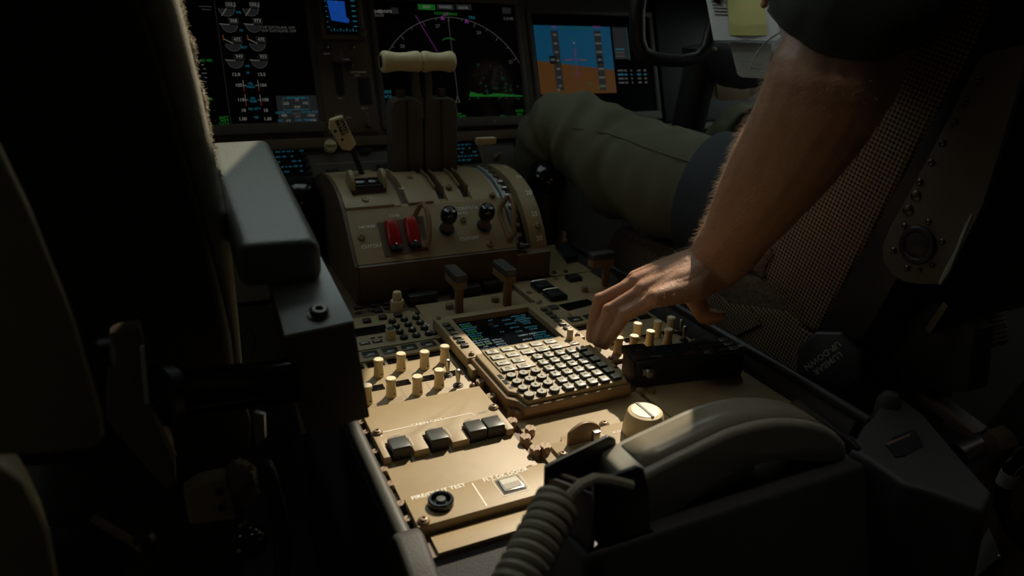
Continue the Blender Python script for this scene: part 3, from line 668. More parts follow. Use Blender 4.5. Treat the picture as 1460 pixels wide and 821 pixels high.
for s_, a, b in (('30', 769, 340), ('25', 762, 305), ('20', 754, 275), ('15', 740, 252), ('5', 721, 239)):
    M = scale_frame(a, b)
    if M:
        lettering(s_, .0130, M, 'white_paint', tq)
        part('scale_mark', MB(M).box((-.0125, 0, 0), (.003, .004, .0004)), 'grey_paint', tq)
M = scale_frame(767, 322)
if M: shared('scrS', 'screw', M.translation, 'screw', tq, lambda: MB().lathe([(.0062, -.001), (.0060, .0025), (.004, .0045), (.0022, .0045), (.002, .003), (.0001, .003)], n=16, ax=SN))
# --- switch panel furniture
def slope_screw(a, b):
    p = SP(a, b); return shared('scrS', 'screw', p, 'screw', tq, lambda: MB().lathe([(.0062, -.001), (.0060, .0025), (.004, .0045), (.0022, .0045), (.002, .003), (.0001, .003)], n=16, ax=SN))
for a, b in ((515, 338.5), (660, 313.5), (698.5, 348.5)): slope_screw(a, b)
for a, b in ((521, 286), (585, 254.5), (640, 267), (702, 278)):
    d = ray(a, b); hit = None
    for (y0, z0), (y1, z1) in zip(A, A[1:]):
        t = V((0, y1-y0, z1-z0)).normalized(); n = V((0, -t.z, t.y)); p = PP(a, b, V((0, y0, z0+.003)), n)
        if y0-1e-4 <= p.y <= y1+1e-4:
            part('screw', MB().lathe([(.0062, -.004), (.0060, .0025), (.004, .0045), (.0022, .0045), (.002, .003), (.0001, .003)], p, 16, n), 'screw', tq); break
for s_, a, b, h in (('NORM', 523, 324, .0092), ('CUTOUT', 531.5, 351, .0092), ('CONTROL', 665, 297, .0092), ('RUN', 659, 304, .0092), ('CUTOFF', 669, 340, .0092), ('STAB', 562, 308, .0080)):
    p = SP(a, b); lettering(s_, h, MS(p+SN*.0006), 'white_paint', tq, bold=.0004)
# recess and red guards
a0, a1, a2, a3 = SP(537, 318), SP(603, 308), SP(611, 357), SP(549, 366)
part('recess_plate', MB().hull([p+SN*.0004 for p in (a0, a1, a2, a3)], SN*.0008), 'brown', tq)
for a, b in ((560, 338), (587, 334)):
    p = SP(a, b); Mg = MS(p)
    g = part('cutout_guard', MB(Mg).rings([[V((sx_*w_, y_, z_)) for sx_, z_ in ((-1, 0.001), (-1, h_*.75), (-.7, h_), (.7, h_), (1, h_*.75), (1, .001))] for y_, w_, h_ in ((-.0200, .0105, .011), (-.010, .0112, .014), (.012, .0112, .0180), (.0250, .0102, .0165), (.0280, .0095, .011))]), 'red', tq, bev=.0012)
    part('guard_hinge', MB(Mg).box((0, -.024, .005), (.019, .008, .011)), 'black', g, bev=.001)
    part('guard_pin', MB(Mg).lathe([(.002, 0), (.002, .004), (.0001, .005)], (.0, -.0195, .009), 8), 'steel', g)
# fuel control levers
for a, b in ((637, 327), (690, 322)):
    p = SP(a, b); ax = (SN+SV*.45).normalized()
    rg = part('lever_ring', MB().lathe([(.0155, .0004), (.0155, .0016), (.0143, .0018), (.0140, .0006)], p, 26, SN), 'grey_paint', tq)
    part('lever_well', MB().lathe([(.0136, .0002), (.0136, .0010), (.0001, .0010)], p, 20, SN), 'black', rg)
    lv = part('fuel_lever', MB().lathe([(.0080, .0), (.0080, .012), (.0095, .0125), (.0095, .019), (.008, .0195)], p, 18, ax), 'brown', tq)
    part('lever_knob', MB().lathe([(.0100, .0180), (.0138, .0220), (.0147, .0290), (.0140, .0370), (.0105, .0425), (.0062, .0440)], p, 24, ax), 'black_gloss', lv)
    part('knob_face', MB().lathe([(.0062, .0435), (.0058, .0446), (.0001, .0447)], p, 18, ax), 'button_grey', lv)
# loop guards
for px in (((598, 294), (590, 310), (589, 320), (597, 338), (604, 352), (610, 351), (612, 338), (612, 318), (609, 300), (604, 291)), ((723, 281), (713, 296), (712, 305), (719, 324), (726, 340), (731, 337), (733, 318), (733, 300), (731, 285), (727, 279))):
    p0 = SP(*px[4]); nn = V((-.80, -.45, .40)).normalized(); ring = [PP(a, b, p0+SN*.002, nn) for a, b in px]
    g_ = part('lever_guard', MB().tube(ring+[ring[0], ring[1]], .0046, 8), 'tan_edge', tq)
    part('guard_foot', MB(MS(p0)).box((0, .004, .001), (.012, .016, .004)), 'tan_edge', g_, bev=.001)
# trim wheel switches with side ears on the top left
pw = PP(509, 252, V((0, .548, .168)), V((0, 0, 1)))
wx, wy = pw.x, .535
part('trim_well', MB().bx(wx-.030, wx+.030, wy-.022, wy+.020, .150, .1725), 'black', tq, bev=.002)
for dx_ in (-.011, .011):
    part('trim_switch', MB().rings([[V((wx+dx_+s_*.0098, wy-.020+.040*k/8, .168+.0125*math.sin(math.pi*k/8)**.6)) for k in range(9)]+[V((wx+dx_+s_*.0098, wy+.02, .16)), V((wx+dx_+s_*.0098, wy-.02, .16))] for s_ in (-1, 1)]), 'black_gloss', tq, bev=.001)
for dx_ in (-.0275, .0275):
    part('switch_ear', MB().rings([[V((wx+dx_+s_*.0035, wy+.024*math.cos(math.pi*k/10), .166+.030*math.sin(math.pi*k/10))) for k in range(11)] for s_ in (-1, 1)]), 'tan', tq, bev=.0012)
for s_, a, b in (('APL', 510, 263), ('NOSE UP', 512, 268), ('UP', 573, 269)):
    for (y0, z0), (y1, z1) in zip(A, A[1:]):
        t = V((0, y1-y0, z1-z0)).normalized(); n = V((0, -t.z, t.y)); p = PP(a, b, V((0, y0, z0+.0045)), n)
        if y0-.02 <= p.y <= y1+1e-4:
            lettering(s_, .0075, frame(p+n*.0006, (1, 0, 0), t, n), 'white_paint', tq); break
# ------------------------------------------------------------------ thrust levers (move on their own)
YL = .615
for i, (h0, h1, s0, s1, stm) in enumerate((((543, 89), (599, 85), 553, 599, 594), ((600, 85), (647, 88), 601, 648, 607))):
    A0, A1 = PY(*h0, YL), PY(*h1, YL); zc = PY(596, 88, YL).z
    lv = thing('thrust_lever', ('cream-handled thrust lever with open hollow end on its handle' if i == 0 else 'cream-handled thrust lever beside the flap lever track'), 'lever', ((A0.x+A1.x)/2, YL, .16))
    L = A1.x-A0.x; r = .0185
    part('handle', MB().lathe([(r*.55, .0), (r*.80, 0.0), (r*1.0, .004), (r*1.02, .010), (r*.86, L*.35), (r*.84, L*.5), (r*.88, L*.66), (r*1.02, L-.010), (r*1.0, L-.004), (r*.82, L)], (A0.x, YL, zc), 30, (1, 0, 0)), 'cream', lv)
    if i == 0: part('handle_bore', MB().lathe([(r*.60, -.0005), (r*.60, .001), (.0001, .001)], (A0.x, YL, zc), 20, (1, 0, 0)), 'black', lv)
    sa, sb = PY(s0, 150, YL).x, PY(s1, 150, YL).x; zt = PY(600, 138, YL).z
    sh = MB().prism([(sa, .14), (sb, .14), (sb, zt-.022), (sb-.004, zt-.006), (sb-.014, zt), (sa+.014, zt), (sa+.004, zt-.006), (sa, zt-.022)], frame((0, YL-.018, 0), (1, 0, 0), (0, 0, 1), (0, -1, 0)), -.036, .0)
    part('shroud', sh, 'panel_dark', lv, bev=.004, seg=3)
    xm = (sa+sb)/2
    part('shroud_rib', MB().bx(xm-.002, xm+.002, YL-.0205, YL-.016, .145, zt-.004), 'black', lv, bev=.001)
    ds = 1 if i == 0 else -1
    xs0 = PY(stm, 130, YL).x
    part('stem', MB().hexa([(xs0-.0075, YL-.022, zt-.035), (xs0+.0075, YL-.022, zt-.035), (xs0+.0075, YL, zt-.035), (xs0-.0075, YL, zt-.035)], [(xs0-.0055-ds*.004, YL-.006, zc-.008), (xs0+.0055-ds*.004, YL-.006, zc-.008), (xs0+.0055-ds*.004, YL+.006, zc-.008), (xs0-.0055-ds*.004, YL+.006, zc-.008)]), 'panel_dark', lv, bev=.0015)
    part('disconnect_switch', MB().bx(xm-.007-ds*.006, xm+.007-ds*.006, YL-.006, YL+.006, zt-.002, zt+.014), 'panel_dark', lv, bev=.002)
# speed brake lever
ys = .60
b0 = PY(517, 250, ys); b1 = PY(500, 207, ys)
sb = thing('speed_brake_lever', 'cream paddle lever lettered SPEED BRAKE on a black arm', 'lever', (b0.x, ys, .15))
part('arm', MB().tube([b0-V((0, 0, .03)), b0, b1], .0050, 8), 'black', sb)
hp = [PY(a, b, ys) for a, b in ((470, 170), (487, 164), (507, 204), (499, 214), (488, 213), (469, 184))]
hd = part('handle', MB().hull([p+V((0, -.008, 0)) for p in hp], (0, .016, 0)), 'cream', sb, bev=.003, seg=3)
c = PY(489, 184, ys-.0083); d = (PY(497, 205, ys)-PY(482, 172, ys)).normalized()
for s_, o_ in (('SPEED', .0042), ('BRAKE', -.0042)):
    Mx = frame(c, d, V((0, -1, 0)).cross(d), (0, -1, 0)); lettering(s_, .0095, Mx @ T((-.004, o_, .0004)), 'black', hd, bold=.0006)
for a, b in ((478, 187), (488, 199)):
    p = PY(a, b, ys-.0083); part('handle_screw', MB().lathe([(.0028, 0), (.0022, .0008), (.0001, .0008)], p, 10, (0, -1, 0)), 'black', hd)
# flap lever
yf = .63
fb0, fb1, fh0, fh1 = PY(693, 240, yf), PY(684, 207, yf), PY(679, 201, yf), PY(706, 200, yf)
fv = thing('flap_lever', 'small tan flap lever on a bright metal arm at the top of its track', 'lever', (fb0.x, yf, .15))
part('arm', MB().hexa([fb0+V((-.004, -.003, 0)), fb0+V((.004, -.003, 0)), fb0+V((.004, .003, 0)), fb0+V((-.004, .003, 0))], [fb1+V((-.004, -.003, 0)), fb1+V((.003, -.003, 0)), fb1+V((.003, .003, 0)), fb1+V((-.004, .003, 0))]), 'alu', fv, bev=.0008)
part('handle', MB().box((fh0+fh1)/2, ((fh1-fh0).length, .016, .013)), 'cream', fv, bev=.003)
part('cross_bar', MB().box(fb1+V((.010, 0, .002)), (.03, .006, .005)), 'alu', fv, bev=.001)
# ------------------------------------------------------------------ main instrument panel (leans 20 degrees)
_t = math.radians(20); IP0 = V((0, .78, .24)); IU = V((0, math.sin(_t), math.cos(_t))); IN = V((0, -math.cos(_t), math.sin(_t)))
MI = frame(IP0, (1, 0, 0), IU, IN)
def LI(px, py): p = PP(px, py, IP0, IN)-IP0; return (p.x, p.dot(IU))
ip = thing('instrument_panel', 'dark brown main instrument panel holding the large displays', 'panel', (0, .80, .20))
part('backing', MB(MI).bx(-.80, 1.15, -.035, .31, -.06, -.006), 'panel_dark', ip, bev=.002)
part('glareshield', MB().rings([[V((x, .80, .505)), V((x, .74, .515)), V((x, .73, .535)), V((x, .76, .555)), V((x, 1.10, .565)), V((x, 1.10, .505))] for x in (-.95, 1.2)]), 'black_soft', ip, bev=.004)
part('outboard_panel', MB(MI).bx(.678, 1.15, -.03, .30, -.006, .010), 'black', ip, bev=.003)
part('lower_lip', MB(MI).bx(-.80, 1.15, -.050, -.030, -.05, .004), 'brown', ip, bev=.002)
for x0, x1 in ((-.143, -.020), (.308, .345)):
    part('divider', MB(MI).bx(x0, x1, -.030, .28, -.006, .003), 'panel_dark', ip, bev=.002)
def display(label, x0, x1, y0, y1, fw=.012):
    t = thing('display_unit', label, 'display', MI @ V(((x0+x1)/2, y0-fw, 0)))
    for a in ((x0-fw, x1+fw, y0-fw*1.7, y0), (x0-fw, x1+fw, y1, y1+fw), (x0-fw, x0, y0, y1), (x1, x1+fw, y0, y1)):
        part('bezel', MB(MI).bx(*a, -.006, .006), 'panel_dark', t, bev=.0025)
    part('screen', MB(MI).bx(x0, x1, y0, y1, -.005, 0), 'glass_dark', t)
    shared('dspb', 'bezel_sensor', MI @ V((x0+(x1-x0)*.75, y0-fw*.9, .006)), 'steel', t, lambda: MB().lathe([(.0028, 0), (.002, .0012), (.0001, .0014)], n=10, ax=IN))
    return t
class GFX:
    def __init__(s, t): s.t = t; s.d = {}
    def g(s, m):
        if m not in s.d: s.d[m] = MB()
        return s.d[m]
    def line(s, pts, w, m, z=.0006, closed=False): s.g(m).ribbon(pts, w, MI, z, closed)
    def text(s, tx, x, y, h, m, z=.0006): add_text(s.g(m), tx, h, MI @ T((x, y, z)))
    def poly(s, pts, m, z=.0004): s.g(m).add([MI @ V((*p, z)) for p in pts], [tuple(range(len(pts)))])
    def arc(s, c, r, a0, a1, w, m, n=24, z=.0006): s.line([(c[0]+r*math.cos(math.radians(a0+(a1-a0)*k/n)), c[1]+r*math.sin(math.radians(a0+(a1-a0)*k/n))) for k in range(n+1)], w, m, z)
    def done(s):
        for m, mb in s.d.items(): o = part('display_symbols', mb, m, s.t, smooth=False); o['kind'] = 'stuff'
# --- engine and navigation display (left)
d1 = display('large dark display with paired round engine gauges and a compass rose', -.475, -.147, .002, .245)
g = GFX(d1)
def z1(a, b): return LI(240+a/4.107, b/4.107)
g.line([(-.310, .004), (-.310, .243)], .0012, 'e_grey')
for row, (ys_, ann) in enumerate(((50, ('103.2', '103.2')), (145, ('968', '973')), (255, ('475', '475')), (355, ('949', '953')))):
    for k in (0, 1):
        c = z1((340, 358, 380, 392)[row]+k*141, ys_); r = .0140
        g.arc(c, r, -180, 0 if row else 60, .0010, 'e_dim'); ang = (60 if row == 0 else 8 if row in (1, 3) else -28)
        g.poly([(c[0]+r*.92*math.cos(math.radians(t)), c[1]+r*.92*math.sin(math.radians(t))) for t in range(-180, 1, 15)], 'e_grey', .0003)
        a = math.radians(180+ang if row != 1 and row != 3 else 176); g.line([c, (c[0]+r*1.25*math.cos(a), c[1]+r*1.25*math.sin(a))] if row not in (0,) else [c, (c[0]-r*.75, c[1]-r*1.0)], .0013, 'e_white')
        g.line([(c[0]-.001, c[1]+.003), (c[0]+.0165, c[1]+.003), (c[0]+.0165, c[1]+.0115), (c[0]-.001, c[1]+.0115)], .0007, 'e_dim', closed=True)
        g.text(ann[k], c[0]+.008, c[1]+.0073, .0085, 'e_white')
        if row == 0: g.text('1030', c[0]+.006, c[1]+.018, .0070, 'e_green')
        if row == 2: g.line([(c[0]-.016, c[1]+.006), (c[0]-.016, c[1]+.016)], .0015, 'e_amber')
for s_, a, b in (('TPR', 412, 84), ('N1', 430, 188), ('EGT', 445, 288), ('N2', 464, 397), ('FF', 468, 437), ('OIL\nPRESS', 482, 500), ('OIL\nTEMP', 496, 585), ('OIL QTY', 506, 647), ('VIB', 515, 697)):
    for n_, w_ in enumerate(s_.split('\n')): x, y = z1(a, b); g.text(w_, x, y-.006*n_+.003, .0058, 'e_cyan')
for s0_, s1_, yv, xl, xr in (('13.8', '13.5', 437, 396, 546), ('100', '104', 500, 412, 554), ('118', '108', 585, 425, 567), ('18', '18', 647, 440, 570), ('1.00', '1.00', 697, 436, 582)):
    for s_, xv in ((s0_, xl), (s1_, xr)): x, y = z1(xv, yv); g.text(s_, x, y, .0085, 'e_white')
for yv in (500, 585):
    for xv, sg in ((440 if yv == 500 else 452, -1), (527 if yv == 500 else 540, 1)):
        x, y = z1(xv, yv); g.line([(x, y+.010), (x, y-.004)], .0011, 'e_white'); g.line([(x, y-.004), (x, y-.012)], .0013, 'e_red'); g.line([(x, y), (x+.005*-sg, y)], .0012, 'e_white')
for n_, s_ in enumerate(('HF DATALINK OFF', 'VHF DATALINK OFF')): x, y = z1(648, 162+n_*20); g.text(s_, x, y, .0072, 'e_dim')
b0, b1 = z1(628, 562), z1(885, 712); g.poly([(b0[0], b1[1]), (b1[0], b1[1]), (b1[0], b0[1]), (b0[0], b0[1])], 'e_grey', .0002)
b0, b1 = z1(668, 576), z1(828, 640); g.line([(b0[0], b1[1]), (b1[0], b1[1]), (b1[0], b0[1]), (b0[0], b0[1])], .0011, 'e_cyan', closed=True)
for s_, a, b, m in (('TOTAL FUEL', 748, 574, 'e_cyan'), ('200', 690, 607, 'e_white'), ('15', 752, 585, 'e_white'), ('195', 802, 605, 'e_white'), ('930', 755, 628, 'e_white'), ('GROSS WT', 675, 660, 'e_cyan'), ('400', 678, 677, 'e_white'), ('TOTAL FUEL', 830, 657, 'e_cyan'), ('1930', 835, 677, 'e_white'), ('LBS X\n1000', 752, 665, 'e_dim'), ('SAT', 658, 707, 'e_cyan'), ('-14', 700, 707, 'e_white'), ('FUEL TEMP', 790, 704, 'e_cyan'), ('+06', 848, 704, 'e_white')):
    x, y = z1(a, b)
    for n_, w_ in enumerate(s_.split('\n')): g.text(w_, x, y-.006*n_, .0062 if m != 'e_white' else .0075, m)
# compass rose of the left half
cc = (z1(60, 430)[0], z1(60, 430)[1])
for k in range(-9, 10):
    a = math.radians(k*10); r = .048; ln_ = .005 if k % 3 else .009
    g.line([(cc[0]+r*math.cos(a), cc[1]+r*math.sin(a)), (cc[0]+(r-ln_)*math.cos(a), cc[1]+(r-ln_)*math.sin(a))], .0010, 'e_white')
for s_, a, b in (('GS 482', 222, 355), ('RTE', 130, 360), ('TAS', 150, 380), ('TFC', 215, 570), ('WXR', 232, 582), ('TERR', 60, 160), ('ARPT', 325, 690), ('WPT', 330, 708), ('DATA', 328, 727), ('STA', 205, 728), ('VOR', 120, 640)):
    x, y = z1(a, b); g.text(s_, x, y, .0072, 'e_green')
for a, b in (((180, 38), (252, 40)), ((195, 55), (250, 57))): g.line([z1(*a), z1(*b)], .0010, 'e_dim')
g.done()
# --- standby instrument between the displays
si = thing('standby_display', 'small square standby instrument showing a bright blue attitude', 'display', MI @ V((-.08, .16, 0)))
part('case', MB(MI).bx(-.122, -.036, .158, .250, -.006, .014), 'brown', si, bev=.006, seg=3)
part('screen', MB(MI).bx(-.1135, -.0475, .168, .2455, .0135, .0150), 'glass_dark', si)
part('corner_knob', MB(MI).lathe([(.0085, .010), (.0080, .022), (.006, .0235), (.0001, .024)], (-.0425, .170, 0), 18), 'brown', si)
gg = GFX(si); ZS = .0155
gg.poly([(-.101, .195), (-.068, .190), (-.0655, .197), (-.071, .202), (-.071, .2325), (-.1055, .2335)], 'e_blue', ZS)
for k in range(7):
    y = .182+k*.010
    gg.line([(-.1105, y), (-.1055-(k % 2)*.002, y)], .0016, 'e_cyan', ZS); gg.line([(-.059, y+.002), (-.0505, y+.002)], .0022, 'e_cyan', ZS)
for k in range(9): gg.line([(-.104+k*.0062, .174), (-.104+k*.0062, .177+.0025*(k % 2))], .0018, 'e_cyan', ZS)
gg.line([(-.097, .209), (-.078, .2085)], .0012, 'e_grey', ZS); gg.line([(-.088, .231), (-.086, .231)], .003, 'e_white', ZS); gg.text('HPA', -.052, .243, .006, 'e_green', ZS)
gg.done()
gl = thing('gear_selector_panel', 'dark brown panel of slots and knobs between the two large displays', 'control panel', MI @ V((-.085, -.02, 0)))
part('plate', MB(MI).bx(-.136, -.030, -.024, .152, .002, .007), 'brown', gl, bev=.003)
part('lever_slot', MB(MI).prism(rrect(-.108, -.091, .050, .115, .008), Matrix(), .006, .0078), 'black', gl)
part('gear_knob', MB(MI).prism(rrect(-.111, -.089, .112, .142, .006), Matrix(), .006, .024), 'panel_dark', gl, bev=.004)
part('rotary_knob', MB(MI).lathe([(.0075, .006), (.0075, .016), (.005, .018), (.0001, .018)], (-.0765, .108, 0), 16), 'black', gl)
part('toggle_recess', MB(MI).bx(-.063, -.038, .032, .085, .006, .0085), 'black', gl, bev=.002)
part('rotary_knob', MB(MI).lathe([(.0065, .006), (.0065, .014), (.005, .016), (.0001, .016)], (-.052, -.010, 0), 16), 'panel_dark', gl)
for x, y in ((-.118, .146), (-.066, .146)): part('screw', MB(MI).lathe([(.0065, .006), (.0065, .010), (.0045, .0115), (.0001, .0115)], (x, y, 0), 14), 'dark_steel', gl)
gg = MB()
for s_, x, y in (('GEAR', -.117, .132), ('OVRD', -.081, .121), ('AUTOBRAKE', -.058, .096), ('RTO', -.062, .089), ('OFF', -.102, .044), ('DOWN', -.108, .012), ('EVAC', -.090, .006), ('MAX', -.056, .024), ('4', -.050, .014), ('3', -.050, .006), ('2', -.050, -.002)):
    add_text(gg, s_, .0055, MI @ T((x, y, .0076)))
o = part('lettering', gg, 'e_label', gl, smooth=False); o['kind'] = 'stuff'
# --- navigation display (centre)
d2 = display('large dark navigation display with a white compass arc behind the thrust levers', -.010, .304, .000, .2435)
g = GFX(d2)
def z2(a, b): return LI(440+a/3.731, b/3.731)
c = z2(790, 525); top = z2(735, 92); R_ = top[1]-c[1]; c = (top[0]+.004, c[1])
g.arc(c, R_, 8, 165, .0014, 'e_dim', 60)
for k in range(0, 17):
    a = math.radians(10+k*10); ln_ = .010 if k % 2 == 0 else .005
    if 8 < math.degrees(a) < 168: g.line([(c[0]+R_*math.cos(a), c[1]+R_*math.sin(a)), (c[0]+(R_-ln_)*math.cos(a), c[1]+(R_-ln_)*math.sin(a))], .0014, 'e_dim')
for s_, k in (('21', 30), ('24', 65), ('27', 100), ('30', 135)):
    a = math.radians(k); g.text(s_, c[0]+(R_-.017)*math.cos(a), c[1]+(R_-.017)*math.sin(a), .010, 'e_dim')
g.line([c, (c[0]-.002, c[1]+R_*.98)], .0011, 'e_dim'); g.line([z2(568, 82), z2(690, 285)], .0013, 'e_mag')
x, y = z2(745, 215); g.arc((x, y-.016), .021, 50, 130, .0020, 'e_green', 12)
for a in (840, 712): x, y = z2(a, 112 if a > 800 else 95); g.poly([(x-.005, y-.004), (x+.005, y-.004), (x+.002, y+.004), (x-.002, y+.004)], 'e_mag')
for a0, a1, m in ((580, 675, 'e_green'), (680, 775, 'e_grey'), (780, 868, 'e_grey'), (1028, 1078, 'e_grey'), (437, 480, 'e_grey')):
    p0, p1 = z2(a0, 22 if a0 > 500 and a0 < 1000 else 40), z2(a1, 54 if a0 > 500 and a0 < 1000 else 74); g.poly([(p0[0], p1[1]), (p1[0], p1[1]), (p1[0], p0[1]), (p0[0], p0[1])], m)
for s_, a, b, m in (('HDG', 690, 72, 'e_green'), ('237', 730, 76, 'e_white'), ('MAG', 768, 76, 'e_green'), ('TRK', 868, 95, 'e_cyan'), ('GS482', 362, 62, 'e_white'), ('TAS478', 408, 62, 'e_white'), ('236/58', 370, 82, 'e_dim'), ('3.2NM', 1062, 100, 'e_dim'), ('ARPT', 790, 610, 'e_green'), ('WPT', 818, 622, 'e_green'), ('STA', 1035, 620, 'e_green'), ('WXR', 1122, 590, 'e_green'), ('TFC', 1122, 612, 'e_green'), ('TERR', 415, 490, 'e_cyan'), ('DATA', 415, 515, 'e_cyan'), ('MAP', 627, 38, 'e_white'), ('RANGE', 727, 38, 'e_white'), ('DATA', 822, 42, 'e_white')):
    x, y = z2(a, b); g.text(s_, x, y, .0085, m)
x, y = z2(793, 535); g.line([(x-.004, y-.004), (x+.004, y-.004), (x, y+.010)], .0012, 'e_white', closed=True)
rng = random.Random(3)
px = [(855, 510), (860, 488), (900, 498), (945, 506), (1000, 496), (1140, 508), (1140, 514), (855, 514)]
g.poly([z2(*p) for p in px], 'e_green')
for _ in range(42):
    a, b = rng.uniform(850, 1130), 530-abs(rng.gauss(0, 1))*95
    if b < 230: continue
    r = rng.uniform(.002, .007); x, y = z2(a, b); g.poly([(x+r*rng.uniform(.5, 1)*math.cos(t), y+r*rng.uniform(.4, .9)*math.sin(t)) for t in (0, 1, 2, 3, 4, 5)], 'e_terrain', .0002)
g.done()
# --- primary flight display (right)
d3 = display('display with a blue sky and brown ground attitude picture beside the raised knee', .345, .660, .000, .225)
g = GFX(d3)
def z3(a, b): return LI(740+a/3.65, b/3.65)
tl, tr, hl, hr = z3(75, 127), z3(470, 142), z3(95, 315), z3(500, 365); bl, br = z3(115, 487), z3(510, 487)
x0, x1, ytop, ybot = .3495, .5515, .2000, .0460
g.poly([(x0, hl[1]), (x1, hr[1]), (x1, ytop), (x0, ytop)], 'e_sky', .0003); g.poly([(x0, ybot), (x1, ybot), (x1, hr[1]), (x0, hl[1])], 'e_ground', .0003)
for a, b0, b1 in ((182, 160, 470), (405, 160, 470)):
    p0, p1 = z3(a, b0), z3(a+18, b1); g.poly([(p0[0]-.009, p1[1]), (p0[0]+.009, p1[1]), (p0[0]+.009, p0[1]), (p0[0]-.009, p0[1])], 'e_grey', .0005)
    for k in range(7): g.text(str(200+k*20 if a < 300 else 34000+k*200), p0[0], p0[1]+(p1[1]-p0[1])*(k+.5)/7, .0065, 'e_white', .0008)
    g.text('245' if a < 300 else '35000', p0[0], p0[1]+.008, .008, 'e_mag', .0008)
    x, y = z3(175 if a < 300 else 418, 312); g.poly([(x-.008, y-.009), (x+.009, y-.009), (x+.009, y+.009), (x-.008, y+.009)], 'black', .0009); g.text('282' if a < 300 else '350', x, y, .0075, 'e_white', .0012)
x, y = z3(295, 312); g.line([(x-.030, y-.001), (x-.010, y-.001)], .003, 'e_dim', .0010); g.line([(x+.010, y-.001), (x+.030, y-.001)], .003, 'e_dim', .0010); g.line([(x, y-.045), (x, y+.030)], .0013, 'e_mag', .0010); g.line([(x-.028, y+.001), (x+.028, y+.001)], .0013, 'e_mag', .0011)
for k, w_ in ((.012, .007), (.022, .012), (-.014, .007), (-.030, .014)): g.line([(x-w_, y+k), (x+w_, y+k-.002)], .0010, 'e_dim', .0009)
for s_, a, b, m in (('SPD', 222, 146, 'e_green'), ('LNAV', 285, 146, 'e_green'), ('VNAV PTH', 345, 148, 'e_green'), ('A/P', 280, 205, 'e_green'), ('STD', 368, 437, 'e_green'), ('1013', 420, 456, 'e_green'), ('.84', 205, 468, 'e_white'), ('M', 285, 225, 'e_white')):
    x, y = z3(a, b); g.text(s_, x, y, .0072, m, .0010)
g.poly([(.557, .125), (.598, .125), (.598, .1995), (.557, .1995)], 'e_grey', .0004)
g.line([(.5985, .122), (.5985, .1995)], .0010, 'e_cyan', .0006)
for k in range(4):
    for j, wd_ in enumerate((.016, .008, .004, .010, .008)):
        xx = .560+j*.0185; g.line([(xx, .098-k*.0095), (xx+wd_, .098-k*.0095)], .0040, ('e_dim', 'e_cyan', 'e_dim', 'e_dim')[k], .0006)
for k in range(3): g.line([(.560, .148-k*.008), (.585, .148-k*.008)], .003, 'e_dim' if k else 'e_cyan', .0007)
g.line([(.45, .040), (.345+.02, .040)], .002, 'e_dim', .0006)
g.done()

# ------------------------------------------------------------------ forward console under the instrument panel
fc = thing('forward_console', 'dark sloping console under the displays with small cyan text screens', 'control panel', (0, .74, FLOOR))
FC0 = V((0, .775, .205)); FV = (V((0, .775, .205))-V((0, .715, .085))).normalized(); FN = V((0, -FV.z, FV.y)); MF = frame(FC0, (1, 0, 0), FV, FN)
def LF(px, py): p = PP(px, py, FC0, FN)-FC0; return (p.x, p.dot(FV))
part('body', MB(MF).bx(-.36, .27, -.30, .0, -.10, 0), 'panel_dark', fc, bev=.003)
for name_, a, b, c_, d_ in (('left', 388, 205, 425, 250), ('right', 646, 198, 676, 232)):
    p0, p1 = LF(a, b), LF(c_, d_); sc = part('screen', MB(MF).bx(min(p0[0], p1[0]), max(p0[0], p1[0])+.02, p1[1], p0[1], -.001, .002), 'glass_dark', fc)
    gb = MB(); rr = random.Random(5)
    for k in range(6):
        y = p0[1]-(k+.7)*(p0[1]-p1[1])/6.5; x = p0[0]+.003
        while x < p1[0]+.012:
            w_ = rr.uniform(.003, .010)
            if rr.random() < .75: gb.ribbon([(x, y), (x+w_, y)], .0034, MF, .0024)
            x += w_+.003
    part('screen_text', gb, 'e_faint', sc, smooth=False)['kind'] = 'stuff'
p = LF(470, 209); part('knob', MB(MF).lathe([(.0135, 0), (.0135, .006), (.0115, .012), (.0001, .013)], (*p, 0), 22), 'cream', fc)
part('knob_grip', MB(MF).box((p[0], p[1], .016), (.020, .006, .010)), 'cream', fc, bev=.002)
p0, p1 = LF(452, 234), LF(556, 229); part('panel_line', MB().ribbon([p0, p1], .001, MF, .0006), 'grey_paint', fc, smooth=False)
for a, b in ((475, 247), (545, 240), (520, 213), (552, 205)):
    p = LF(a, b); part('push_button', MB(MF).bx(p[0]-.012, p[0]+.012, p[1]-.008, p[1]+.008, 0, .006), 'black', fc, bev=.001)
for k in range(6): p = LF(430+k*3, 210+k*9); part('line_key', MB(MF).bx(p[0]-.005, p[0]+.005, p[1]-.004, p[1]+.004, 0, .004), 'black', fc, bev=.0008)
for k in range(4): p = LF(448+k*2.5, 268+k*9); part('slot_vent', MB(MF).bx(p[0]-.005, p[0]+.004, p[1]-.006, p[1]+.006, 0, .002), 'black', fc)
p = LF(708, 223); part('toggle', MB(MF).lathe([(.006, 0), (.006, .004), (.003, .005), (.004, .022), (.0001, .024)], (*p, 0), 12), 'screw', fc)
# glossy black domed caps on either side of the quadrant
for a, b, yv, lb in ((781, 248, .60, 'glossy black domed cap to the right of the quadrant by the trouser leg'), (424, 276, .62, 'glossy black domed cap to the left of the quadrant by the armrest')):
    p = PY(a, b, yv); p = p if a > 700 else PY(a, b, .66)
    t = thing('domed_cap', lb, 'knob', (p.x, p.y, p.z-.17))
    part('dome', MB().lathe([(.039, -.07), (.040, -.016), (.039, .002), (.033, .014), (.020, .022), (.0001, .025)], p, 26, (-.15, -.5, .85)), 'black_gloss', t)
    part('stalk', MB().cyl(p-V((0, 0, .25)), p-V((0, -.01, .02)), .030, .034, 18), 'black', t)
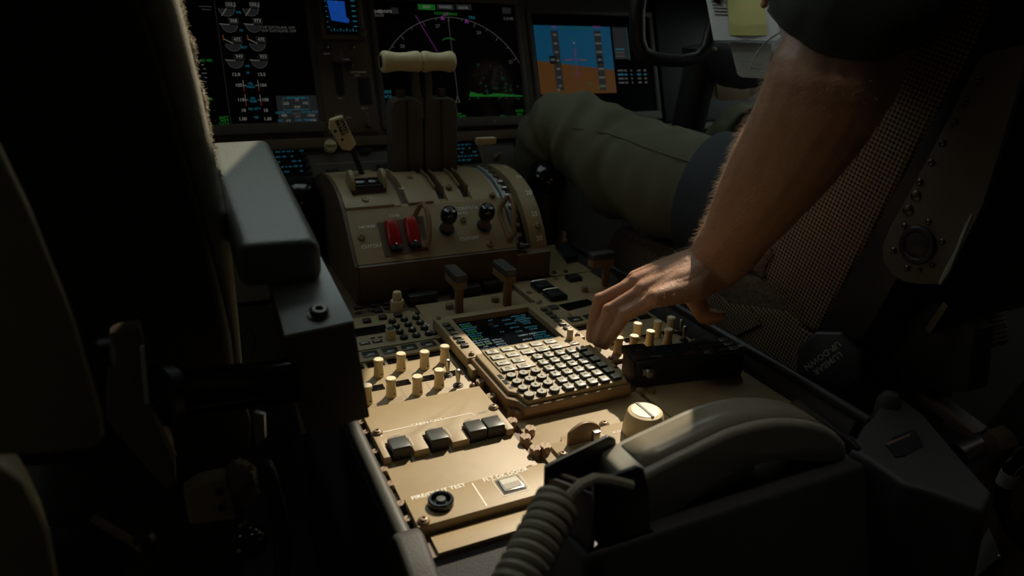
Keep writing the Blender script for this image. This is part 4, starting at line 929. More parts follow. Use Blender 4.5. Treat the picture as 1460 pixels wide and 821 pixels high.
# ------------------------------------------------------------------ right pilot seat
XS = .378
def SY(px, py, x=XS): p = PX(px, py, x); return (p.y, p.z)
def slab(pts, x0, x1): return MB().rings([[V((x, y, z)) for y, z in pts] for x in (x0, x1)])
rs = thing('pilot_seat', 'brown tweed pilot seat with riveted tan side plate behind the reaching arm', 'seat', (.58, .15, FLOOR))
back = [SY(1165, 478), SY(1125, 455), SY(1085, 392), SY(1082, 372), SY(1110, 330), (-.005, .45), (-.04, .66), (-.17, .68), SY(1403, 40)]
part('back_cushion', slab(back, XS, XS+.43), 'tweed', rs, bev=.010, seg=3)
rear = [SY(1165, 478), SY(1403, 40), (-.17, .68), (-.215, .68), SY(1475, 60), SY(1235, 480), SY(1190, 500)]
part('back_shell', slab(rear, XS-.004, XS+.434), 'black', rs, bev=.006)
plate = [SY(a, b, XS-.022) for a, b in ((1300, 268), (1268, 325), (1258, 350), (1259, 372), (1270, 390), (1288, 401), (1310, 405), (1341, 406), (1355, 385), (1375, 345), (1400, 295), (1425, 215), (1470, 60), (1400, 78))]
pl = part('side_plate', slab(plate, XS-.022, XS-.014), 'panel_dark', rs, bev=.0012)
part('plate_spacer', slab([SY(a, b) for a, b in ((1290, 330), (1340, 330), (1430, 90), (1390, 90))], XS-.015, XS-.003), 'black', rs)
def z3b(a, b): return 1020+a/1.954, b/1.954
for a, b, r in ((735, 218, .0042), (700, 280, .0042), (667, 341, .0042), (634, 398, .0042), (602, 453, .0042), (571, 507, .0042), (559, 545, .0068), (537, 585, .0068), (528, 630, .0038), (595, 618, .0038), (633, 673, .0038), (605, 738, .0038), (535, 747, .0038), (497, 697, .0038), (570, 752, .0030)):
    p = PX(*z3b(a, b), XS-.022)
    shared(('riv', r), 'rivet', p, 'dark_steel', pl, lambda: MB().lathe([(r, -.001), (r*.95, .0012), (r*.55, .0024), (r*.40, .0020), (.0001, .0018)], n=12, ax=(-1, 0, 0)))
p = PX(*z3b(565, 683), XS-.022)
part('pivot_cap', MB().lathe([(.0225, -.001), (.0225, .0030), (.0205, .0045), (.0165, .0045), (.0150, .0030), (.0110, .0048), (.0001, .0055)], p, 30, (-1, 0, 0)), 'black', pl)
pe = [V((XS-.0225, *SY(a, b, XS-.0225))) for a, b in ((1340, 405), (1352, 385), (1364, 358), (1377, 325), (1386, 305))]
part('worn_edge', MB().tube(pe, [.0022, .0035, .0020, .0024, .0010], 6), 'plate_grey', pl)
pan = [SY(1165, 492), SY(1130, 440), SY(1040, 430), (.30, .045), (.50, .045), (.53, .00), (.50, -.06), (.0, -.07), (-.06, -.03)]
part('seat_cushion', slab(pan, XS-.002, XS+.43), 'tweed', rs, bev=.012, seg=3)
fz = [SY(1150, 450), SY(1140, 405), SY(1050, 392), (.28, .068), (.48, .060), (.515, .03), (.50, .035), (.30, .040), SY(1040, 432)]
def fleece(name, mb, m, parent, n, ln, seed=1, bev=.006):
    o = part(name, mb, m, parent, bev=bev, seg=2)
    me = o.data; rng = random.Random(seed); vs = [v.co for v in me.vertices]
    tris = []; 
    me.calc_loop_triangles()
    for lt in me.loop_triangles:
        a, b, c = (vs[i] for i in lt.vertices); tris.append((((b-a).cross(c-a)).length/2, a, b, c, lt.normal.copy()))
    tot = sum(t[0] for t in tris); h = MB(); acc = 0
    for A_, a, b, c, nn in tris:
        k = A_/tot*n; k = int(k)+(rng.random() < k-int(k))
        for _ in range(k):
            u, v = rng.random(), rng.random()
            if u+v > 1: u, v = 1-u, 1-v
            p = a+(b-a)*u+(c-a)*v; d = (nn+V((rng.gauss(0, .45), rng.gauss(0, .45), rng.gauss(0, .45)))).normalized()
            t = d.orthogonal().normalized()*(.0007+rng.random()*.0006); l = ln*rng.uniform(.5, 1.3); q = p+d*l*.6+V((rng.gauss(0, .15), rng.gauss(0, .15), -.2))*l
            h.add([p-t, p+t, q], [(0, 1, 2)])
    if h.v:
        c0 = W[o]; h.v = [v+c0 for v in h.v]; f = part(name+'_pile', h, m, o, smooth=False); f['kind'] = 'stuff'
    return o
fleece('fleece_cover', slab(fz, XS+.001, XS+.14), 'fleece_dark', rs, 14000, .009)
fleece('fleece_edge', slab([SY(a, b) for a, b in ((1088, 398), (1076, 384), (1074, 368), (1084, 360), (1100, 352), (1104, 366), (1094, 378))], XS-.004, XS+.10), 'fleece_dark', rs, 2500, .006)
part('stitched_patch', slab([SY(a, b, XS-.004) for a, b in ((1010, 470), (1070, 440), (1085, 462), (1020, 492))], XS-.005, XS-.002), 'tweed', rs)
lk = PX(1172, 522, XS-.03)
lkn = part('lumbar_knob', MB().lathe([(.048, 0), (.048, .012), (.044, .016), (.0001, .016)], lk+V((.02, 0, 0)), 8, (-1, -.25, .35)), 'black', rs, bev=.003)
ax = V((-1, -.25, .35)).normalized(); tx = V((0, 1, .0)); tx = (tx-ax*tx.dot(ax)).normalized()
Mk = frame(lk+V((.02, 0, 0))+ax*.0163, -tx, ax.cross(-tx), ax) @ Matrix.Rotation(math.radians(-118), 4, 'Z')
for n_, s_ in enumerate(('LUMBAR', 'UP-DOWN')): lettering(s_, .0120, Mk @ T((0, .012-n_*.0125-.012, .0004)), 'grey_paint', lkn)
part('seat_base', MB().bx(.42, .76, -.02, .42, FLOOR, -.065), 'black_soft', rs, bev=.01)
part('recline_frame', slab([SY(a, b, .43) for a, b in ((1200, 520), (1330, 430), (1390, 470), (1380, 560), (1260, 560))], .43, .47), 'black_soft', rs, bev=.005)
part('frame_strut', MB().hull([PX(a, b, .40) for a, b in ((1318, 470), (1345, 430), (1352, 436), (1326, 476))], (.02, 0, 0)), 'dark_steel', rs)
# metal fittings under the seat back, on the floor side
tr_ = thing('seat_track_fitting', 'tan metal seat fitting with a bright tube and data placard', 'seat track', PX(1400, 720, .44)*1.0)
part('bracket', MB().hull([PX(a, b, .44) for a, b in ((1395, 668), (1440, 640), (1460, 650), (1500, 640), (1500, 900), (1330, 900), (1385, 740))], (.05, 0, 0)), 'brown', tr_, bev=.003)
part('cross_tube', MB().cyl(PX(1368, 648, .40), PX(1402, 632, .43), .0135, n=18), 'steel', tr_)
part('tube_clamp', MB().hull([PX(a, b, .42) for a, b in ((1398, 622), (1408, 612), (1426, 628), (1432, 642), (1412, 652))], (.03, 0, 0)), 'brown', tr_, bev=.002)
part('flange', MB().hull([PX(a, b, .43) for a, b in ((1300, 566), (1316, 562), (1390, 618), (1384, 626))], (.03, 0, 0)), 'brown', tr_, bev=.002)
dpl = part('data_plate', MB().hull([PX(a, b, .4385) for a, b in ((1375, 812), (1410, 752), (1428, 792), (1392, 822))], (-.001, 0, 0)), 'plate_grey', tr_)
for a, b in ((1424, 794), (1386, 812)):
    part('plate_screw', MB().lathe([(.0030, 0), (.002, .0012), (.0001, .0012)], PX(a, b, .4370), 10, (-1, 0, 0)), 'steel', dpl)
pth = [PX(a, b, .40) for a, b in ((1475, 640), (1446, 662), (1432, 690), (1428, 720), (1440, 752), (1475, 785))]
hs = thing('hose', 'thick black hose with a grey sleeve looping beside the seat track', 'hose', pth[3])
part('tube', MB().tube(pth, .0085, 12), 'black_gloss', hs)
part('sleeve', MB().tube([pth[1]+(pth[2]-pth[1])*.4, pth[2]], .0092, 12), 'plate_grey', hs)
strp = part('seat_mesh_pad', MB().hull([PX(a, b, .46) for a, b in ((1400, 612), (1475, 520), (1475, 640), (1430, 640))], (.04, 0, 0)), 'black_soft', rs, bev=.004)

# ------------------------------------------------------------------ control yoke with paper
YY = .50
yk = thing('control_yoke', 'black control yoke with rounded rectangular grip loop', 'yoke', (.55, .56, FLOOR))
loop = [PY(a, b, YY) for a, b in ((1035, -60), (1024, -15), (1017, 30), (1008, 66), (994, 82), (970, 87), (935, 84), (916, 76), (909, 58), (908, 20), (913, -20), (930, -60))]
part('grip_loop', MB().tube(loop, [.013, .013, .013, .0125, .012, .012, .013, .014, .0145, .0145, .0145, .014], 14), 'black', yk)
hub = [PY(a, b, YY+.02) for a, b in ((1000, 70), (1040, 62), (1130, 75), (1150, 115), (1060, 128), (1010, 105))]
part('hub', MB().hull(hub, (0, .07, 0)), 'black', yk, bev=.006)
part('column', MB().tube([(.60, .56, .38), (.60, .60, .10), (.60, .62, -.62)], [.035, .035, .04], 16), 'black', yk)
part('cross_arm', MB().tube([PY(1060, 95, YY+.05), V((.60, .56, .38))], .028, 14), 'black', yk)
part('trim_switch', MB().lathe([(.004, 0), (.004, .010), (.0001, .011)], PY(1015, 71, YY+.015), 10, (0, -1, .2)), 'screw', yk)
ya = .455
PN = V((-.12, -.72, .68)).normalized(); PQ0 = PY(1060, 30, ya)
def PA(a, b, off=0.0): return PP(a, b, PQ0+PN*off, PN)
pp = part('paper_sheet', MB().hull([PA(a, b) for a, b in ((1000, -40), (1094, -40), (1113, 52), (1108, 58), (1018, 57))], PN*-.0012), 'paper', None, smooth=False)
tag(pp, 'white paper sheet clipped to the yoke behind a yellow note', 'paper')
gm = MB(); rr = random.Random(2)
for k in range(7):
    e = rr.uniform(14, 21); gm.add([PA(1012+k*1.2, -6+k*4.6, .0006), PA(1012+k*1.2+e, -5.2+k*4.6, .0006), PA(1012+k*1.2+e, -7+k*4.6, .0006), PA(1012+k*1.2, -7.8+k*4.6, .0006)], [(0, 1, 2, 3)])
hw = part('handwriting', gm, 'button_grey', pp, smooth=False); hw['kind'] = 'stuff'
sn = part('sticky_note', MB().rings([[PA(a, b, o) for a, b, o in row] for row in (((1033, -40, .004), (1040, 34, .0035), (1041, 50, .001)), ((1055, -40, .004), (1062, 36, .006), (1066, 51, .004)), ((1082, -40, .004), (1093, 34, .004), (1094, 50, .001)))], cap=False, closed=False), 'sticky', None, smooth=False)
sm = sn.modifiers.new('thick', 'SOLIDIFY'); sm.thickness = .0006
tag(sn, 'yellow sticky note stuck on the white paper sheet', 'note')
cdp = part('checklist_card', MB().hull([PA(a, b, -.012) for a, b in ((1041, 60), (1100, 62), (1096, 112), (1058, 110), (1052, 106))], PN*-.0012), 'card', None, smooth=False)
tag(cdp, 'grey printed card hanging below the white paper sheet', 'card')
gm = MB()
for k, (a0, a1) in enumerate(((1062, 1078), (1053, 1085), (1066, 1076), (1056, 1086), (1056, 1072), (1056, 1084), (1060, 1086))):
    gm.add([PA(a0, 66+k*5.2, -.0114), PA(a1, 66.5+k*5.2, -.0114), PA(a1, 65+k*5.2, -.0114), PA(a0, 64.5+k*5.2, -.0114)], [(0, 1, 2, 3)])
pl_ = part('printed_lines', gm, 'plate_grey', cdp, smooth=False); pl_['kind'] = 'stuff'
sb2 = thing('side_box', 'dim tan stowage box beyond the yoke in the shade', 'box', PY(1060, 140, .80))
part('body', MB().hull([PY(a, b, .78) for a, b in ((1005, 118), (1150, 112), (1150, 200), (1040, 200), (1005, 150))], (0, .08, 0)), 'brown', sb2, bev=.004)
part('front_panel', MB().hull([PY(a, b, .777) for a, b in ((1020, 112), (1070, 118), (1068, 148), (1025, 146))], (0, .004, 0)), 'tan_edge', sb2, bev=.002)

# ------------------------------------------------------------------ the pilot
pilot = None
def capsule(mb, a, b, ra, rb, n=14):
    a, b = V(a), V(b); d = (b-a); L = d.length; d.normalize(); pr = []
    for k in range(6): t = math.pi/2*(1-k/5); pr.append((max(ra*math.cos(t), 1e-5), -ra*math.sin(t)))
    for k in range(6): t = math.pi/2*k/5; pr.append((max(rb*math.cos(t), 1e-5), L+rb*math.sin(t)))
    return mb.lathe(pr, a, n, d)
def chain(mb, pts, rs, n=14):
    for i in range(len(pts)-1): capsule(mb, pts[i], pts[i+1], rs[i], rs[i+1], n)
def smooth_chain(mb, pts, rs, sub=5, n=18):
    P_, R_ = [], []
    for i in range(len(pts)-1):
        p0, p1, p2, p3 = pts[max(i-1, 0)], pts[i], pts[i+1], pts[min(i+2, len(pts)-1)]
        for k in range(sub):
            t = k/sub; P_.append(.5*((2*p1)+(p2-p0)*t+(2*p0-5*p1+4*p2-p3)*t*t+(3*p1-p0-3*p2+p3)*t**3)); R_.append(rs[i]+(rs[i+1]-rs[i])*t)
    P_.append(pts[-1]); R_.append(rs[-1]); mb.tube(P_, R_, n)
    for e in (0, -1): capsule(mb, P_[e], P_[e]+V((0, 0, .0001)), R_[e], R_[e], n)
body = MB()
WR = PD(1018, 376, .862)
SHL = V((.42, .055, .515))
# forearm (two overlapping strands make the oval wrist) and upper arm
fa = [PD(1018, 377, .955), PD(1041, 347, .920), PD(1071, 300, .872), PD(1112, 238, .815), PD(1152, 178, .768), PD(1186, 112, .725)]
WY = V((0, .0165, .002))
smooth_chain(body, fa, [.0305, .0385, .0495, .0580, .0615, .0640])
for s_ in (-1, 1): smooth_chain(body, [fa[0]+WY*s_, fa[1]+WY*s_*.8, fa[2]], [.0255, .033, .044])
smooth_chain(body, [fa[-1], PD(1215, 40, .75), SHL], [.0640, .062, .064])
mcp = {'i': PD(907, 397, .985), 'm': PD(909, 402, .962), 'r': PD(919, 413, .940), 'p': PD(935, 425, .918)}
pip = {'i': PD(866, 428, 1.008), 'm': PD(855, 428, .978), 'r': PD(868, 443, .958), 'p': PD(890, 450, .940)}
dip = {'i': PD(855, 458, 1.010), 'm': PD(845, 461, .986), 'r': PD(857, 471, .975), 'p': PD(872, 478, .962)}
tip = {'i': PZ(852, 476, .034), 'm': PZ(842, 482, .036), 'r': PZ(852, 488, .034), 'p': PZ(863, 492, .032)}
for f_, r in (('i', .0088), ('m', .0093), ('r', .0093), ('p', .0092)):
    chain(body, [mcp[f_], pip[f_], dip[f_], tip[f_]], [r*1.18, r*1.04, r*.92, r*.80])
    capsule(body, pip[f_], pip[f_]+V((0, 0, .0015)), r*1.10, r*1.08)
    capsule(body, mcp[f_]+V((0, 0, .001)), mcp[f_]+V((0, 0, .002)), r*1.22, r*1.2)
wa, wb = fa[0]+WY*1.0, fa[0]-WY*1.15
chain(body, [wa, mcp['i']], [.0225, .0125]); chain(body, [wa+(wb-wa)*.3, mcp['m']], [.0235, .0132]); chain(body, [wa+(wb-wa)*.65, mcp['r']], [.0235, .0135]); chain(body, [wb, wb+(mcp['p']-wb)*.45+V((0, -.004, -.006)), mcp['p']], [.0225, .0185, .0130])
mm = (mcp['m']+mcp['r'])/2; chain(body, [fa[0]+(mm-fa[0])*.35+V((0, 0, -.006)), fa[0]+(mm-fa[0])*.8+V((0, 0, -.005))], [.021, .014])
for a_, b_ in (('i', 'm'), ('m', 'r'), ('r', 'p')):
    e_ = (mcp[a_]+mcp[b_])/2; f0 = fa[0]+WY*{'i': .6, 'm': 0, 'r': -.7}[a_]
    chain(body, [f0, f0+(e_-f0)*.55, e_+V((.004, 0, -.002))], [.0245, .0195, .0118])
# thumb
th = [PD(985, 392, .985), PD(990, 424, .990), PD(1004, 449, .985), PD(1026, 451, .972)]
chain(body, th, [.0200, .0150, .0130, .0085]); capsule(body, PD(1012, 452, .980), PD(1026, 451, .972), .0122, .0092)
# shoulders, torso, neck, head, right arm, hips and legs (mostly under clothing)
PXC = .60
smooth_chain(body, [SHL, V((PXC, .06, .53)), V((.78, .055, .515))], [.060, .070, .060])
smooth_chain(body, [V((PXC, .07, .50)), V((PXC, .08, .32)), V((PXC, .10, .13))], [.10, .10, .10])
chain(body, [V((PXC, .06, .55)), V((PXC, .075, .66))], [.056, .052])
chain(body, [V((PXC, .085, .74)), V((PXC, .075, .80))], [.070, .078]); capsule(body, V((PXC, .115, .70)), V((PXC, .12, .74)), .045, .055)
capsule(body, V((PXC, .172, .735)), V((PXC, .160, .760)), .012, .008); chain(body, [V((PXC-.018, .157, .700)), V((PXC+.018, .157, .700))], [.007, .007])
for s_ in (-1, 1): capsule(body, V((PXC+s_*.078, .075, .735)), V((PXC+s_*.082, .065, .765)), .010, .013); capsule(body, V((PXC+s_*.03, .148, .765)), V((PXC+s_*.034, .148, .766)), .011, .011)
RH = PD(1152, -26, 1.27)
smooth_chain(body, [V((.78, .055, .515)), V((.80, .20, .33)), RH+V((.07, -.04, -.01)), RH], [.055, .046, .034, .026])
for k in range(4):
    b_ = RH+V((-.01+.004*k, .025, .024-.016*k)); chain(body, [RH, b_, b_+V((-.035, .030, -.008)), b_+V((-.055, .020, -.016))], [.016, .0098, .0088, .0075])
chain(body, [RH, RH+V((-.03, -.005, .035)), RH+V((-.058, .01, .036))], [.016, .0115, .0085])
HIPL, KNL = V((.50, .13, .115)), V((.315, .66, .185))
smooth_chain(body, [V((PXC, .10, .11)), HIPL, KNL, V((.33, .72, -.10)), V((.34, .76, -.55))], [.09, .07, .05, .04, .035])
smooth_chain(body, [V((PXC, .10, .11)), V((.70, .13, .11)), V((.80, .64, .17)), V((.80, .70, -.10)), V((.80, .74, -.55))], [.09, .07, .05, .04, .035])
me, c = mesh_of('person', body)
tmp = bpy.data.objects.new('tmp', me); COL.objects.link(tmp)
rm = tmp.modifiers.new('r', 'REMESH'); rm.mode = 'VOXEL'; rm.voxel_size = .0024
sm = tmp.modifiers.new('s', 'SMOOTH'); sm.factor = .5; sm.iterations = 9
dg = bpy.context.evaluated_depsgraph_get()
me2 = bpy.data.meshes.new_from_object(tmp.evaluated_get(dg)); bpy.data.objects.remove(tmp)
for p in me2.polygons: p.use_smooth = True
me2.materials.clear(); me2.name = 'person'
# tendons, veins and knuckle creases as gentle relief
nv = len(me2.vertices); co = np.empty(nv*3, 'f'); me2.vertices.foreach_get('co', co); co = co.reshape(-1, 3)
no = np.empty(nv*3, 'f'); me2.vertices.foreach_get('normal', no); no = no.reshape(-1, 3); wc = co+np.array(c)
dsp = np.zeros(nv, 'f')
def ridge(a, b, w, h, up=(0, 0, 1), thr=.15):
    a, b = np.array(a), np.array(b); ab = b-a; t = np.clip(((wc-a)@ab)/(ab@ab), 0, 1); d = np.linalg.norm(wc-(a+t[:, None]*ab), axis=1)
    fac = np.sin(np.pi*np.clip(t, .02, .98))**.4; msk = (no@np.array(up) > thr)
    dd = np.linalg.norm((wc-a)-t[:, None]*ab-((no*(((wc-a)-t[:, None]*ab)*no).sum(1)[:, None])), axis=1)
    dsp[:] += np.where(msk & (d < .035), h*np.exp(-(dd/w)**2)*fac, 0)
BUP = (-.15, -.1, .98)
for f_ in 'imrp': ridge(mcp[f_], wa+(wb-wa)*{'i': .1, 'm': .35, 'r': .6, 'p': .85}[f_], .0030, .0014, BUP)
for f_ in 'mrp':
    for s_ in (-.0035, 0, .0035):
        d_ = (dip[f_]-mcp[f_]).normalized(); p_ = pip[f_]+d_*s_
        dd = np.abs((wc-np.array(p_))@np.array(d_)); nr = np.linalg.norm(wc-np.array(p_), axis=1) < .016
        dsp -= np.where(nr, .0006*np.exp(-(dd/.0007)**2), 0)
ridge(mcp['r']+(wb-mcp['r'])*.3, wa, .0022, .0013, BUP); ridge(fa[0], fa[2], .004, .0012, BUP)
co += no*dsp[:, None]; me2.vertices.foreach_set('co', co.ravel()); me2.update()
pilot = put('person', me2, c, 'skin'); tag(pilot, 'person in olive clothing reaching down to the keypad with a bare forearm', 'person')
# thumb nail and finger nails
def nail(p, d, n, w, l, name='fingernail'):
    d = V(d).normalized(); n = (V(n)-d*V(n).dot(d)).normalized(); s_ = d.cross(n); rows = []
    for i in range(5):
        u = -1+i*.5; rows.append([V(p)+s_*(u*w)+d*(l*(v_)-abs(u)**3*l*.25*(v_ > 0))+n*(.0012-.0026*u*u) for v_ in (-.5, 0, .5)])
    o = part(name, MB().rings(rows, cap=False, closed=False), 'nail', pilot, smooth=True); m_ = o.modifiers.new('t', 'SOLIDIFY'); m_.thickness = .0006; return o
nail(PD(1029, 444.2, .966), th[3]-th[2], UP+RIGHT*.25-_d*.1, .0058, .0125, 'thumbnail')
# hair
hd = MB()
for k in range(16):
    t = math.pi*k/15
    hd.add([], [])
cap_pts = []
rows = []
for i in range(9):
    ph = math.pi*.58*i/8
    rows.append([V((PXC+.086*math.sin(ph)*math.cos(2*math.pi*k/24), .062+.092*math.sin(ph)*math.sin(2*math.pi*k/24)-.012*i/8, .792+.098*math.cos(ph))) for k in range(24)])
part('hair', MB().rings(rows[1:]), 'hair', pilot)
# fine hair of the forearm and the back of the hand
rng = random.Random(11); hb = MB(); pn = len(me2.polygons)
cen = np.empty(pn*3, 'f'); me2.polygons.foreach_get('center', cen); cen = cen.reshape(-1, 3)+np.array(c)
nrm = np.empty(pn*3, 'f'); me2.polygons.foreach_get('normal', nrm); nrm = nrm.reshape(-1, 3)
axis = np.array(fa[-1]-fa[0]); La = np.linalg.norm(axis); axis /= La
tt = (cen-np.array(fa[0]))@axis; dist = np.linalg.norm(cen-np.array(fa[0])-tt[:, None]*axis, axis=1)
arm = np.where((tt > -.02) & (tt < La+.09) & (dist < .12) & (cen[:, 0] < .34))[0]
tn = np.linalg.norm(cen-np.array(fa[0]+(mm-fa[0])*.6), axis=1); hnd = np.where((tn < .045) & (nrm[:, 2] > .45))[0]
dh = V(-axis)
for idx, cnt, l0 in ((arm, 10000, .011), (hnd, 900, .006)):
    for i in (rng.choice(idx) for _ in range(cnt)):
        p = V(cen[i]); n = V(nrm[i]); l = l0*rng.uniform(.5, 1.35)
        d = (n*rng.uniform(.35, .9)+dh*rng.uniform(.2, .9)+V((rng.gauss(0, .3), rng.gauss(0, .3), rng.gauss(0, .3)))).normalized()
        s_ = d.orthogonal().normalized()*.00013; m_ = p+d*l*.5; e = m_+(d+dh*.5+V((0, 0, -.25))).normalized()*l*.5
        hb.add([p-s_, p+s_, m_+s_*.7, m_-s_*.7, e], [(0, 1, 2, 3), (3, 2, 4)])
ho = part('arm_hair', hb, 'hair_arm', pilot, smooth=False); ho['kind'] = 'stuff'
# ------------------------------------------------------------------ clothing
def loft(pts, rx, rz, n=40, sub=8, side=None, wr=None, seed=0):
    """tube along pts with oval rings; wr(i,u,ang,p) -> extra radius"""
    P_, A_, B_ = [], [], []
    for i in range(len(pts)-1):
        p0, p1, p2, p3 = pts[max(i-1, 0)], pts[i], pts[i+1], pts[min(i+2, len(pts)-1)]
        for k in range(sub):
            t = k/sub; P_.append(.5*((2*p1)+(p2-p0)*t+(2*p0-5*p1+4*p2-p3)*t*t+(3*p1-p0-3*p2+p3)*t**3)); A_.append(rx[i]+(rx[i+1]-rx[i])*t); B_.append(rz[i]+(rz[i+1]-rz[i])*t)
    P_.append(pts[-1]); A_.append(rx[-1]); B_.append(rz[-1]); out = []; N_ = len(P_); x = None
    for i, p in enumerate(P_):
        d = (P_[min(i+1, N_-1)]-P_[max(i-1, 0)]).normalized()
        x = side if x is None else x
        x = (x-d*x.dot(d)).normalized(); y = d.cross(x); ring = []
        for k in range(n):
            a = 2*math.pi*k/n; q_ = p+x*(A_[i]*math.cos(a))+y*(B_[i]*math.sin(a)); e = wr(i/(N_-1), a, q_) if wr else 0
            ring.append(q_+(q_-p).normalized()*e)
        out.append(ring)
    return out
def folds(sc, amp, dirv=(1, .6, 1.6)):
    def f(u, a, q_):
        v = V((q_.x*dirv[0], q_.y*dirv[1], q_.z*dirv[2]))*sc
        n1 = noise.noise(v); return amp*(1-abs(n1)*2.2)+amp*.5*noise.noise(v*2.3)
    return f
def leg(hip, thm, knee, shin, foot, r):
    base = folds(8, .006, (1.2, 2.4, .7))
    def wr(u, a, q_):
        w = max(0, 1-abs(u-.20)/.26); ph = u*62+1.3*math.sin(a)+2.2*noise.noise(q_*6)
        w2 = max(0, 1-abs(u-.46)/.12); ph2 = u*95-1.1*math.cos(a)+2.0*noise.noise(q_*7+V((3, 1, 2)))
        return base(u, a, q_)*(1 if u < .75 else .6)+w*.012*(1-2*abs(math.sin(ph/2)))*(.6+.4*math.sin(a*1.0+.5))+w2*.008*math.sin(ph2)
    return loft([hip, thm, knee, shin, foot], [r[0]*.92, r[1]*.92, r[2]*1.0, .068, .072], [r[0], r[1], r[2], .07, .074], n=64, sub=22, side=V((1, 0, 0)), wr=wr)
hipL = V((.475, .13, .150)); mid = PX(905, 243, .385); kn = PX(795, 190, .312)
hb1 = hipL+(mid-hipL)*.20; hb2 = hipL+(mid-hipL)*.49
tz = part('trousers', MB().rings(leg(hipL, mid, kn, V((.33, .705, -.02)), V((.34, .745, -.50)), (.105, .098, .070))), 'trousers', pilot, ang=180)
part('trousers', MB().rings(leg(V((.70, .13, .15)), V((.76, .40, .17)), V((.80, .64, .18)), V((.80, .69, -.02)), V((.80, .73, -.50)), (.105, .095, .074))), 'trousers', pilot, ang=180)
part('trouser_seat', MB().rings(loft([V((.46, .10, .13)), V((PXC, .10, .13)), V((.74, .10, .13))], [.105, .12, .105], [.10, .105, .10], n=36, sub=6, side=V((0, 1, 0)))), 'trousers', pilot, ang=180)
part('thigh_strap', MB().rings(loft([hb1, hb1+(hb2-hb1)*.5, hb2], [.108, .109, .106], [.117, .118, .115], n=40, sub=3, side=V((1, 0, 0)))), 'navy', pilot)
from mathutils.bvhtree import BVHTree
def on_surface(o, px, py):
    bv = BVHTree.FromPolygons([v.co+W[o] for v in o.data.vertices], [tuple(p.vertices) for p in o.data.polygons]); d = ray(px, py).normalized(); h = bv.ray_cast(POS, d)
    return h[0]-d*.0005 if h[0] else None
sp_ = [on_surface(tz, a, b) for a, b in ((793, 180), (830, 184), (866, 190), (896, 200), (925, 212), (955, 222), (985, 231))]
sp_ = [p for p in sp_ if p]
if len(sp_) > 2:
    part('seam', MB().tube(sp_, .0016, 6), 'trousers', tz); part('seam', MB().tube([p+V((0, 0, -.006)) for p in sp_], .0011, 6), 'trousers', tz)
for s_ in (.34, .80):
    part('shoe', MB().rings([[V((s_+w_*math.cos(a), y_, -.62+h_*max(0.0, math.sin(a))*1.0+.002)) for a in [2*math.pi*k/16 for k in range(16)]] for y_, w_, h_ in ((.66, .030, .05), (.70, .042, .10), (.78, .045, .085), (.86, .048, .06), (.93, .040, .045), (.955, .020, .03))]), 'black', pilot)
tor = loft([V((PXC, .10, .10)), V((PXC, .095, .25)), V((PXC, .08, .40)), V((PXC, .062, .53)), V((PXC, .062, .60))], [.165, .165, .190, .185, .07], [.125, .130, .130, .105, .065], n=48, sub=8, side=V((1, 0, 0)), wr=folds(7, .006))
part('shirt', MB().rings(tor, cap=False), 'shirt', pilot, ang=180)
part('belt', MB().rings(loft([V((PXC, .102, .150)), V((PXC, .102, .185)), V((PXC, .100, .205))], [.178, .180, .174], [.138, .140, .134], n=40, sub=3, side=V((1, 0, 0)))), 'navy', pilot)
slv = [PD(1206, 36, .712), PD(1219, 2, .702), PD(1240, -50, .735), SHL+V((-.03, -.02, .005)), V((.50, .06, .53))]
so_ = part('sleeve', MB().rings(loft(slv, [.0705, .074, .081, .088, .076], [.0705, .074, .081, .088, .076], n=40, sub=8, side=V((1, 0, 0)), wr=folds(11, .0075, (1.0, 1.6, 1.2))), cap=False), 'shirt', pilot, ang=180)
m_ = so_.modifiers.new('t', 'SOLIDIFY'); m_.thickness = .002
hem = loft(slv, [.0710, .0745, .0815, .0885, .0765], [.0710, .0745, .0815, .0885, .0765], n=40, sub=8, side=V((1, 0, 0)), wr=folds(11, .0075, (1.0, 1.6, 1.2)))
part('hem', MB().tube(hem[0]+[hem[0][0]], .0018, 6), 'shirt', so_)
rsl = loft([V((.86, .24, .32))*.35+V((.80, .20, .33))*.65, V((.80, .16, .38)), V((.79, .06, .515)), V((.68, .06, .535))], [.060, .066, .080, .08], [.060, .066, .080, .08], n=30, sub=6, side=V((1, 0, 0)), wr=folds(10, .004))
part('sleeve', MB().rings(rsl, cap=False), 'shirt', pilot, ang=180)
cpt = [PD(a, b, .735) for a, b in ((1113, 46), (1098, 55), (1083, 70), (1073, 86), (1067, 103))]
part('white_cord', MB().tube(cpt, .0008, 6), 'plate_grey', pilot)
# ------------------------------------------------------------------ aft end cover of the console, handset and cord
ec = thing('console_end_cover', 'black moulded cover wrapping the aft end of the console under the handset', 'cover', (0, -.28, FLOOR))
part('aft_slope', MB().hexa([(-.256, -.1795, -.006), (.27, -.1795, -.006), (.27, -.36, -.085), (-.256, -.36, -.085)], [(-.256, -.1795, -.30), (.27, -.1795, -.30), (.27, -.36, -.30), (-.256, -.36, -.30)]), 'black_soft', ec, bev=.004)
part('side_lip', MB().hull([V((-.276, y, z)) for y, z in ((-.148, -.012), (-.150, .012), (-.165, .015), (-.200, .006), (-.250, -.014), (-.36, -.070), (-.36, -.30), (-.148, -.30))], (.028, 0, 0)), 'black_soft', ec, bev=.007, seg=3)
part('pedestal_lower', MB().bx(-.25, .26, -.355, -.19, FLOOR, -.29), 'black_soft', ec, bev=.004)
part('handset_pod', MB().hexa([(-.155, -.205, .046), (.205, -.205, .046), (.205, -.284, .054), (-.155, -.284, .054)], [(-.155, -.20, -.06), (.205, -.20, -.06), (.205, -.325, -.08), (-.155, -.325, -.08)]), 'black_soft', ec, bev=.006, seg=3)
